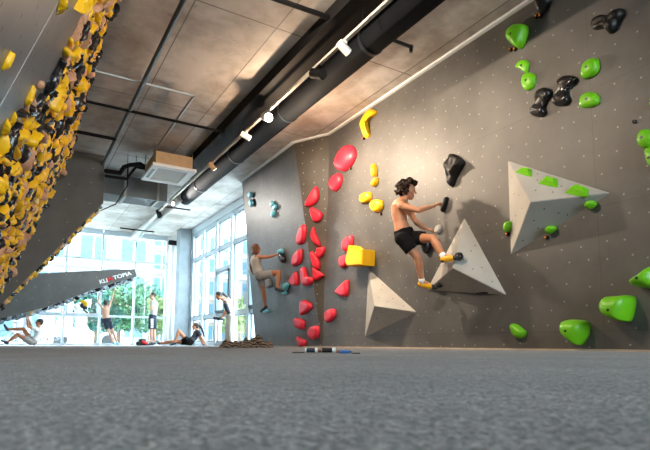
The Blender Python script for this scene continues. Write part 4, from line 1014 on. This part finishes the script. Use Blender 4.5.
J = mk(1, {'head': (195.3, 326.5, Y), 'neck': (198, 330.2, Y), 'spine': (196.5, 337, Y), 'pelvis': (189.5, 342.0, Y),
           'shR': (198.8, 332.6, Y-.17), 'elR': (202, 338.5, Y-.25), 'wrR': (205, 343.6, Y-.3), 'haR': (206.6, 345.2, Y-.32),
           'shL': (197.4, 331.6, Y+.15), 'elL': (200.5, 338.5, Y+.2), 'wrL': (202.5, 343.6, Y+.22), 'haL': (203.8, 345, Y+.25),
           'hipR': (188.5, 342.2, Y-.09), 'hipL': (188, 342, Y+.09), 'knR': (178.8, 331, Y-.05), 'anR': (174.8, 342.4, Y-.08), 'toR': (171, 344.4, Y-.08),
           'knL': (172.5, 341.6, Y+.12), 'anL': (160.5, 343.2, Y+.2), 'toL': (156.8, 341.5, Y+.22),
           'pony': (198, 326, Y)})
J['pony'] = [at(1, Y, *q) for q in ((198, 324.5), (201.5, 328), (203, 332.5), (204.2, 336.5))]
lens(J, 'p5')
person('woman with a dark ponytail sitting on the mat leaning back, charcoal tee and black shorts', J, .92, M['skin2'], [('tee', M['darktee'], 0), ('shorts', M['shortsblk'], .45), ('shoes', M['darkshoe'], None)], (-1, .1, .15), {'L': V((0, 0, -1)), 'R': V((0, 0, -1))}, (.2, .2), hair=('pony', M['hairdark']), vox=.011, build_w=.9, base=V((J['pelvis'].x, Y, 0)))
Y = 13.55
J = mk(1, {'head': (219, 296, Y-.02), 'neck': (223.6, 299.2, Y), 'spine': (230, 303, Y), 'pelvis': (230.5, 315.5, Y),
           'shR': (226, 302, Y-.15), 'elR': (229, 309.5, Y-.2), 'wrR': (224.3, 315.5, Y-.18), 'haR': (221.6, 317.8, Y-.15),
           'shL': (224.5, 301.5, Y+.15), 'elL': (226, 310, Y+.2), 'wrL': (222.5, 315.5, Y+.1), 'haL': (220.2, 318, Y+.05),
           'hipR': (231, 317, Y-.09), 'hipL': (229.5, 317, Y+.09), 'knR': (230.5, 331.5, Y-.1), 'anR': (231.5, 343.2, Y-.1), 'toR': (227.5, 345.6, Y-.12),
           'knL': (228, 331, Y+.08), 'anL': (227.5, 343, Y+.1), 'toL': (224, 345.2, Y+.08)})
J['pony'] = [at(1, Y, *q) for q in ((222.5, 293), (226, 295.8), (229.5, 299), (231.8, 302.5))]
lens(J, 'p6')
t6 = person('woman with a dark ponytail bending forward in a white top and cream trousers', J, .93, M['skin2'], [('vest', M['whitetee'], 0), ('trousers', M['creamtrousers'], 0), ('shoes', M['darkshoe'], None)], (-1, -.2, -.5), {'L': V((-.2, 0, -1)), 'R': V((-.2, 0, -1))}, (.7, .7), hair=('pony', M['hairdark']), vox=.011, build_w=.82)
bm = bmesh.new(); a, b = at(1, Y-.19, 225.8, 305), at(1, Y-.19, 228.5, 312.5); cone(bm, a, .07, b, .06); build('dark_strap_bag', bm, M['darkshoe'], t6)['label'] = 'dark pouch worn across the top'
c = at(1, Y-.1, 218.8, 318.4); bm = bmesh.new(); cone(bm, c+V((-.12, 0, .01)), .045, c+V((.02, 0, -.01)), .05); cone(bm, c+V((.02, -.06, 0)), .045, c+V((.12, -.05, -.04)), .035)
bake(tag(build('climbing_shoes', bm, M['rubber'], origin=c), 'black climbing shoe pair held by the bending woman', 'shoe'), .012)
Y = 17.7
J = mk(1, {'head': (39.3, 322.8, Y), 'neck': (38.5, 327.6, Y), 'spine': (40.5, 335, Y), 'pelvis': (33, 341.6, Y),
           'shL': (35.5, 329.2, Y-.15), 'elL': (28, 326.5, Y-.2), 'wrL': (27, 319, Y-.15), 'haL': (26.6, 316, Y-.12),
           'shR': (37.5, 329.2, Y+.16), 'elR': (31, 327.5, Y+.2), 'wrR': (28.8, 319.5, Y+.1), 'haR': (28, 316.2, Y+.08),
           'hipL': (31.5, 342, Y-.09), 'hipR': (31.5, 341.5, Y+.09), 'knL': (17.5, 334.5, Y-.12), 'anL': (8, 342.0, Y-.12), 'toL': (2.5, 340.8, Y-.12),
           'knR': (23.5, 329, Y+.05), 'anR': (8.5, 329.2, Y+.1), 'toR': (4.6, 325.2, Y+.1)})
lens(J, 'p7')
person('person in white tee and dark cap sitting low, gripping the arch from below', J, .95, M['skin2'], [('tee', M['whitetee'], 0), ('shorts', M['greyshorts'], .5), ('shoes', M['darkshoe'], None)], (-1, -.1, .1), {'L': V((-1, 0, .2)), 'R': V((-1, 0, .2))}, (.6, .6), hair=('cap', M['hairdark']), vox=.011, base=V((J['pelvis'].x, Y, 0)))

# ------------------------------------------------------------------ things on the floor
def on_floor(px, py): return at(2, 0, px, py)
c = on_floor(142, 345.6); c = at(1, 17.2, 142, 345.6); c.z = 0
t = empty('backpack', c, 'small black backpack with a red patch on the mat beside the standing person', 'backpack')
bm = bmesh.new(); cone(bm, c+V((-.13, 0, .07)), .07, c+V((.13, 0, .07)), .07); cone(bm, c+V((-.05, 0, .16)), .07, c+V((.06, 0, .15)), .07); ell(bm, c+V((0, .02, .10)), .15, .09, .10)
bake(build('bag', bm, M['rubber'], t), .015)
bm = bmesh.new(); cone(bm, c+V((0, -.09, .12)), .045, c+V((.1, -.09, .07)), .05); bake(build('red_patch', bm, M['redcloth'], t), .015)
def heap(px0, px1, pyb, w, h, label, seed):
    a = on_floor(px0, pyb); b = on_floor(px1, pyb); C = (a+b)/2; L = (b-a).length/2; d = (b-a).normalized(); q = V((-d.y, d.x, 0))
    bm = bmesh.new(); N, K = 60, 22; grid = []
    for i in range(N+1):
        row = []
        for j in range(K+1):
            x = -1+2*i/N; y = -1+2*j/K
            e = max(0, 1-(abs(x)**2.2+abs(y)**2.4))
            z = h*(e**.45)*(.6+.10*math.sin(x*17+seed+y*5)+.75*noise.noise(V((x*2.6+y*1.3+seed, y*1.2, seed)))+.18*noise.noise(V((x*9-y*5, y*4, seed))))
            row.append(bm.verts.new(C+d*x*L+q*y*w+V((0, 0, max(z, 0)+.002))))
        grid.append(row)
    for i in range(N):
        for j in range(K): bm.faces.new((grid[i][j], grid[i+1][j], grid[i+1][j+1], grid[i][j+1]))
    o = build('striped_blanket', bm, M['stripes'], origin=C, smooth=True)
    md = o.modifiers.new('s', 'SOLIDIFY'); md.thickness = .006; md.offset = 1
    return tag(o, label, 'blanket')
heap(219.5, 250, 348.0, .16, .155, 'crumpled brown striped blanket on the mat, left heap below the bending woman', 1.0)
heap(238, 273, 347.6, .18, .19, 'crumpled brown striped blanket on the mat, right heap trailing towards the climbing wall', 4.2)
# little jars, brush and bottle lying on the mat
def lying(pxa, pxb, pyb, r, segs, name, label, cat):
    a = on_floor(pxa, pyb); b = on_floor(pxb, pyb); d = (b-a).normalized(); L = (b-a).length
    t = empty(name, (a+b)/2, label, cat)
    for f0, f1, m, rr, nm in segs:
        bm = bmesh.new(); tube(bm, a+d*L*f0+V((0, 0, r)), a+d*L*f1+V((0, 0, r)), r*rr, n=20); build(nm, bm, m, t, smooth=False)
lying(305, 317.5, 352.6, .020, ((0, .12, M['white'], 1, 'cap'), (.12, .8, M['darkshoe'], .95, 'barrel'), (.8, 1, M['white'], 1, 'base')), 'chalk_tube', 'dark tube with white ends lying on the mat, left one', 'tube')
lying(322, 335.5, 352.6, .021, ((0, .75, M['bolt'], .95, 'barrel'), (.75, 1, M['white'], 1, 'cap')), 'chalk_tube', 'black tube with one white end lying on the mat, right one', 'tube')
lying(318, 321.5, 352.4, .013, ((0, 1, M['brown'], 1, 'barrel'),), 'cork', 'small brown plug lying between the two tubes', 'plug')
lying(336.5, 340, 352.8, .012, ((0, 1, M['brown'], 1, 'barrel'),), 'cork', 'small brown plug right of the black tube', 'plug')
lying(340, 351.5, 353.2, .011, ((0, .85, M['blue'], 1, 'barrel'), (.85, 1, M['darkshoe'], .6, 'tip')), 'marker_pen', 'blue pen-like tube lying on the mat', 'pen')
lying(351.5, 360, 353.8, .004, ((0, 1, M['bolt'], 1, 'handle'),), 'brush', 'thin dark stick on the mat right of the blue tube', 'stick')
lying(292.5, 304.5, 352.8, .004, ((0, 1, M['bolt'], 1, 'handle'),), 'brush', 'thin dark stick on the mat left of the tubes', 'stick')

# ------------------------------------------------------------------ outside
bm = bmesh.new(); box(bm, (-40, 19.8, -.35), (5.6, 90, -.12)); box(bm, (-40, -60, -.35), (5.6, -5.3, -.12)); box(bm, (5.6, -10, -.35), (80, 90, -.12)); struct('ground_outside', bm, M['pave'])
def far_building(name, org, along, n_out, width, height, floors, cols, m, label, wm, sill=2.6):
    t = empty(name, org, label, 'building'); al = V(along); no = V(n_out); O = V(org)
    bm = bmesh.new(); poly_prism(bm, [O, O+al*width, O+al*width+V((0, 0, height)), O+V((0, 0, height))], -no*6); build('wall', bm, m, t)
    fh = height/floors; cw = width/cols
    for f in range(floors):
        for c in range(cols):
            p = O+al*(c*cw+cw*.2)+V((0, 0, f*fh+fh*.22)); bm = bmesh.new()
            poly_prism(bm, [p, p+al*cw*.6, p+al*cw*.6+V((0, 0, fh*.58)), p+V((0, 0, fh*.58))], no*.06)
            w = build('window', bm, wm, t)
            bm = bmesh.new(); q = p+al*cw*.3-al*.05; poly_prism(bm, [q, q+al*.1, q+al*.1+V((0, 0, fh*.58)), q+V((0, 0, fh*.58))], no*.12); build('mullion', bm, M['white'], w, origin=t.location)
        bm = bmesh.new(); q = O+V((0, 0, f*fh)); poly_prism(bm, [q, q+al*width, q+al*width+V((0, 0, .25)), q+V((0, 0, .25))], no*.25); build('ledge', bm, M['white'], t)
    return t
far_building('office_building', (-22, 46, -.12), (1, 0, 0), (0, -1, 0), 32, 13, 4, 10, M['facade'], 'pale office building with blue windows across the street behind the far windows', M['bwin'])
far_building('apartment_building', (11, 66, -.12), (1, 0, 0), (0, -1, 0), 24, 15, 5, 8, M['facade2'], 'cream building behind the trees outside the far window corner', M['bwin'])
far_building('office_building', (26, 62, -.12), (0, -1, 0), (-1, 0, 0), 44, 14, 4, 12, M['facade'], 'pale building with blue windows outside the right-hand windows', M['bwin'])
def tree(x, y, h, r, m, label, seed, low=.35):
    t = empty('street_tree', (x, y, -.12), label, 'tree', 'trees outside the windows'); rr = random.Random(seed)
    bm = bmesh.new(); top = V((x, y, h*.6)); tube(bm, (x, y, -.12), top, .11, .06, 10)
    for _ in range(7):
        a = rr.uniform(0, 2*PI); b = V((x, y, h*rr.uniform(.3, .55))); tube(bm, b, b+V((math.cos(a)*r*.6, math.sin(a)*r*.6, h*.22)), .035, .012, 6)
    build('trunk', bm, M['trunk'], t)
    bm = bmesh.new()
    cl = [(V((x, y, h*.62))+V((rr.uniform(-.7, .7)*r, rr.uniform(-.7, .7)*r, rr.uniform(-.38, .38)*h*.75)), rr.uniform(.25, .5)*r) for _ in range(26)]
    for c, cr_ in cl:
        for _ in range(110):
            d = V((rr.gauss(0, 1), rr.gauss(0, 1), rr.gauss(0, 1))).normalized()*cr_*rr.uniform(.5, 1); p = c+d
            if p.z < h*low*.6: continue
            u = V((rr.gauss(0, 1), rr.gauss(0, 1), rr.gauss(0, 1))).normalized(); w = u.cross(V((rr.gauss(0, 1), rr.gauss(0, 1), 1))).normalized(); s = rr.uniform(.07, .13)
            vs = [bm.verts.new(p+u*s), bm.verts.new(p+w*s*.6), bm.verts.new(p-u*s), bm.verts.new(p-w*s*.6)]; bm.faces.new(vs)
    build('foliage', bm, m, t, fix=False)
tree(4.2, 26, 3.0, 1.5, M['leaf'], 'leafy green tree directly behind the standing person through the far window', 1)
tree(6.3, 29, 3.1, 1.6, M['leaf3'], 'blue-green tree outside near the far window corner', 2)
tree(5.6, 23.0, 2.0, 1.0, M['leaf2'], 'low yellow-green tree close outside the far window', 3)
tree(2.9, 23.4, 2.3, 1.0, M['leaf3'], 'small blue-green tree outside behind the person reaching up', 4)
tree(12.5, 25, 3.4, 1.6, M['leaf'], 'green tree outside the right-hand windows, behind the bending woman', 5)
tree(9.2, 23.0, 2.4, 1.0, M['leaf2'], 'low yellow-green tree outside the right-hand windows beside the climbing wall', 6)
tree(16, 31, 3.8, 1.7, M['leaf3'], 'blue-green tree furthest outside the right-hand windows', 8)
tree(8.8, 18.5, 2.3, .9, M['leaf'], 'low green bush-like tree close outside the right-hand window', 9)
def bicycle(x, y, label):
    t = empty('bicycle', (x, y, -.12), label, 'bicycle', 'bicycles parked outside the far windows'); z = .22
    for dx in (-.52, .52):
        bm = bmesh.new(); n = 28; c = V((x+dx, y, z)); ps = [c+V((math.cos(2*PI*i/n)*.33, 0, math.sin(2*PI*i/n)*.33)) for i in range(n)]
        for i in range(n): tube(bm, ps[i], ps[(i+1) % n], .018, n=6)
        for i in range(0, n, 2): tube(bm, c, ps[i], .003, n=4)
        build('wheel', bm, M['rubber'], t)
    bm = bmesh.new(); A = V((x-.52, y, z)); B = V((x-.05, y, z-.02)); Cc = V((x-.18, y, z+.5)); D = V((x+.36, y, z+.5)); E_ = V((x+.52, y, z))
    for a, b in ((A, B), (A, Cc), (B, Cc), (B, D), (Cc, D), (D, E_)): tube(bm, a, b, .02, n=8)
    build('frame', bm, M['bike'], t)
    bm = bmesh.new(); tube(bm, D, D+V((-.02, 0, .2)), .014, n=8); tube(bm, D+V((-.02, -.25, .2)), D+V((-.02, .25, .2)), .014, n=8); build('handlebar', bm, M['bike'], t)
    bm = bmesh.new(); tube(bm, Cc, Cc+V((-.03, 0, .1)), .014, n=8); ell(bm, Cc+V((-.03, 0, .12)), .13, .07, .03); build('saddle', bm, M['rubber'], t)
for i, x in enumerate((.2, .9, 1.5)): bicycle(x, 22.3+i*.25, ('bicycle parked outside just right of the person in the dark cap', 'middle one of the bicycles parked outside', 'bicycle parked outside furthest to the right')[i])
t = empty('parked_car', (2.9, 30.0, -.12), 'pale car parked outside behind the person reaching up', 'car')
bm = bmesh.new(); poly_prism(bm, [V((1.2, 29.2, .1)), V((5.0, 29.2, .1)), V((5.0, 29.2, .75)), V((4.3, 29.2, .85)), V((3.7, 29.2, 1.32)), V((2.2, 29.2, 1.35)), V((1.6, 29.2, .9)), V((1.2, 29.2, .8))], (0, 1.6, 0)); build('body', bm, M['white'], t)
bm = bmesh.new(); poly_prism(bm, [V((1.85, 29.18, .9)), V((4.0, 29.18, .9)), V((3.6, 29.18, 1.25)), V((2.3, 29.18, 1.27))], (0, 1.64, 0)); build('windows', bm, M['bwin'], t)
for x in (1.95, 4.2):
    bm = bmesh.new(); tube(bm, (x, 29.15, .2), (x, 29.4, .2), .32, n=20); build('wheel', bm, M['rubber'], t)

# ------------------------------------------------------------------ light
w = bpy.data.worlds.new('world'); scene.world = w; w.use_nodes = True; bg = w.node_tree.nodes['Background']
bg.inputs['Color'].default_value = (.80, .92, 1, 1); bg.inputs['Strength'].default_value = 12
def area(loc, aim, sx, sy, e, col, portal=False):
    L = bpy.data.lights.new('window_daylight', 'AREA'); L.shape = 'RECTANGLE'; L.size = sx; L.size_y = sy; L.energy = e; L.color = col
    if portal: L.cycles.is_portal = True
    o = bpy.data.objects.new('window_daylight', L); COL.objects.link(o); o.location = loc; o.rotation_euler = V(aim).to_track_quat('-Z', 'Y').to_euler()
area((-.2, 19.7, 2.05), (0, -1, 0), 11, 4.1, 1, (1, 1, 1), True)
area((3.2, -5.25, 2.2), (0, 1, 0), 3.8, 3.4, 1, (1, 1, 1), True)  # portal of the added bays behind the camera
area((5.5, 15.3, 2.0), (-1, 0, 0), 8.2, 4.0, 1, (1, 1, 1), True)
# ceiling lamp above the view, inferred from wall shadows, then added fill spots
light('SPOT', (1.3, 4.4, 3.85), 380, WARM, (3.7, .5, -1.6), .03, 100, 1.0)
for x, y, e in ((3.24, 1.2, 14), (3.24, -1.0, 25)):  # added unseen fill for the near right wall, no fixtures
    light('SPOT', (x, y, 3.6), e, WARM, (.9, -.1, -.8), .06, 120, .9)
for x, y, e in ((2.4, 1.0, 150), (2.4, -2.5, 120)):  # added unseen soft fill brightening the left wall holds
    light('SPOT', (x, y, 3.6), e, (1, .93, .85), (-1, 1.0, -.35), .3, 150, .9)

scene.view_settings.view_transform = 'Standard'; scene.view_settings.look = 'None'
scene.view_settings.exposure = 0.75; scene.view_settings.gamma = 1; scene.view_settings.use_curve_mapping = False
scene.cycles.max_bounces = 8; scene.cycles.diffuse_bounces = 5; scene.cycles.transparent_max_bounces = 12
scene.cycles.sample_clamp_indirect = 6; scene.cycles.use_denoising = True
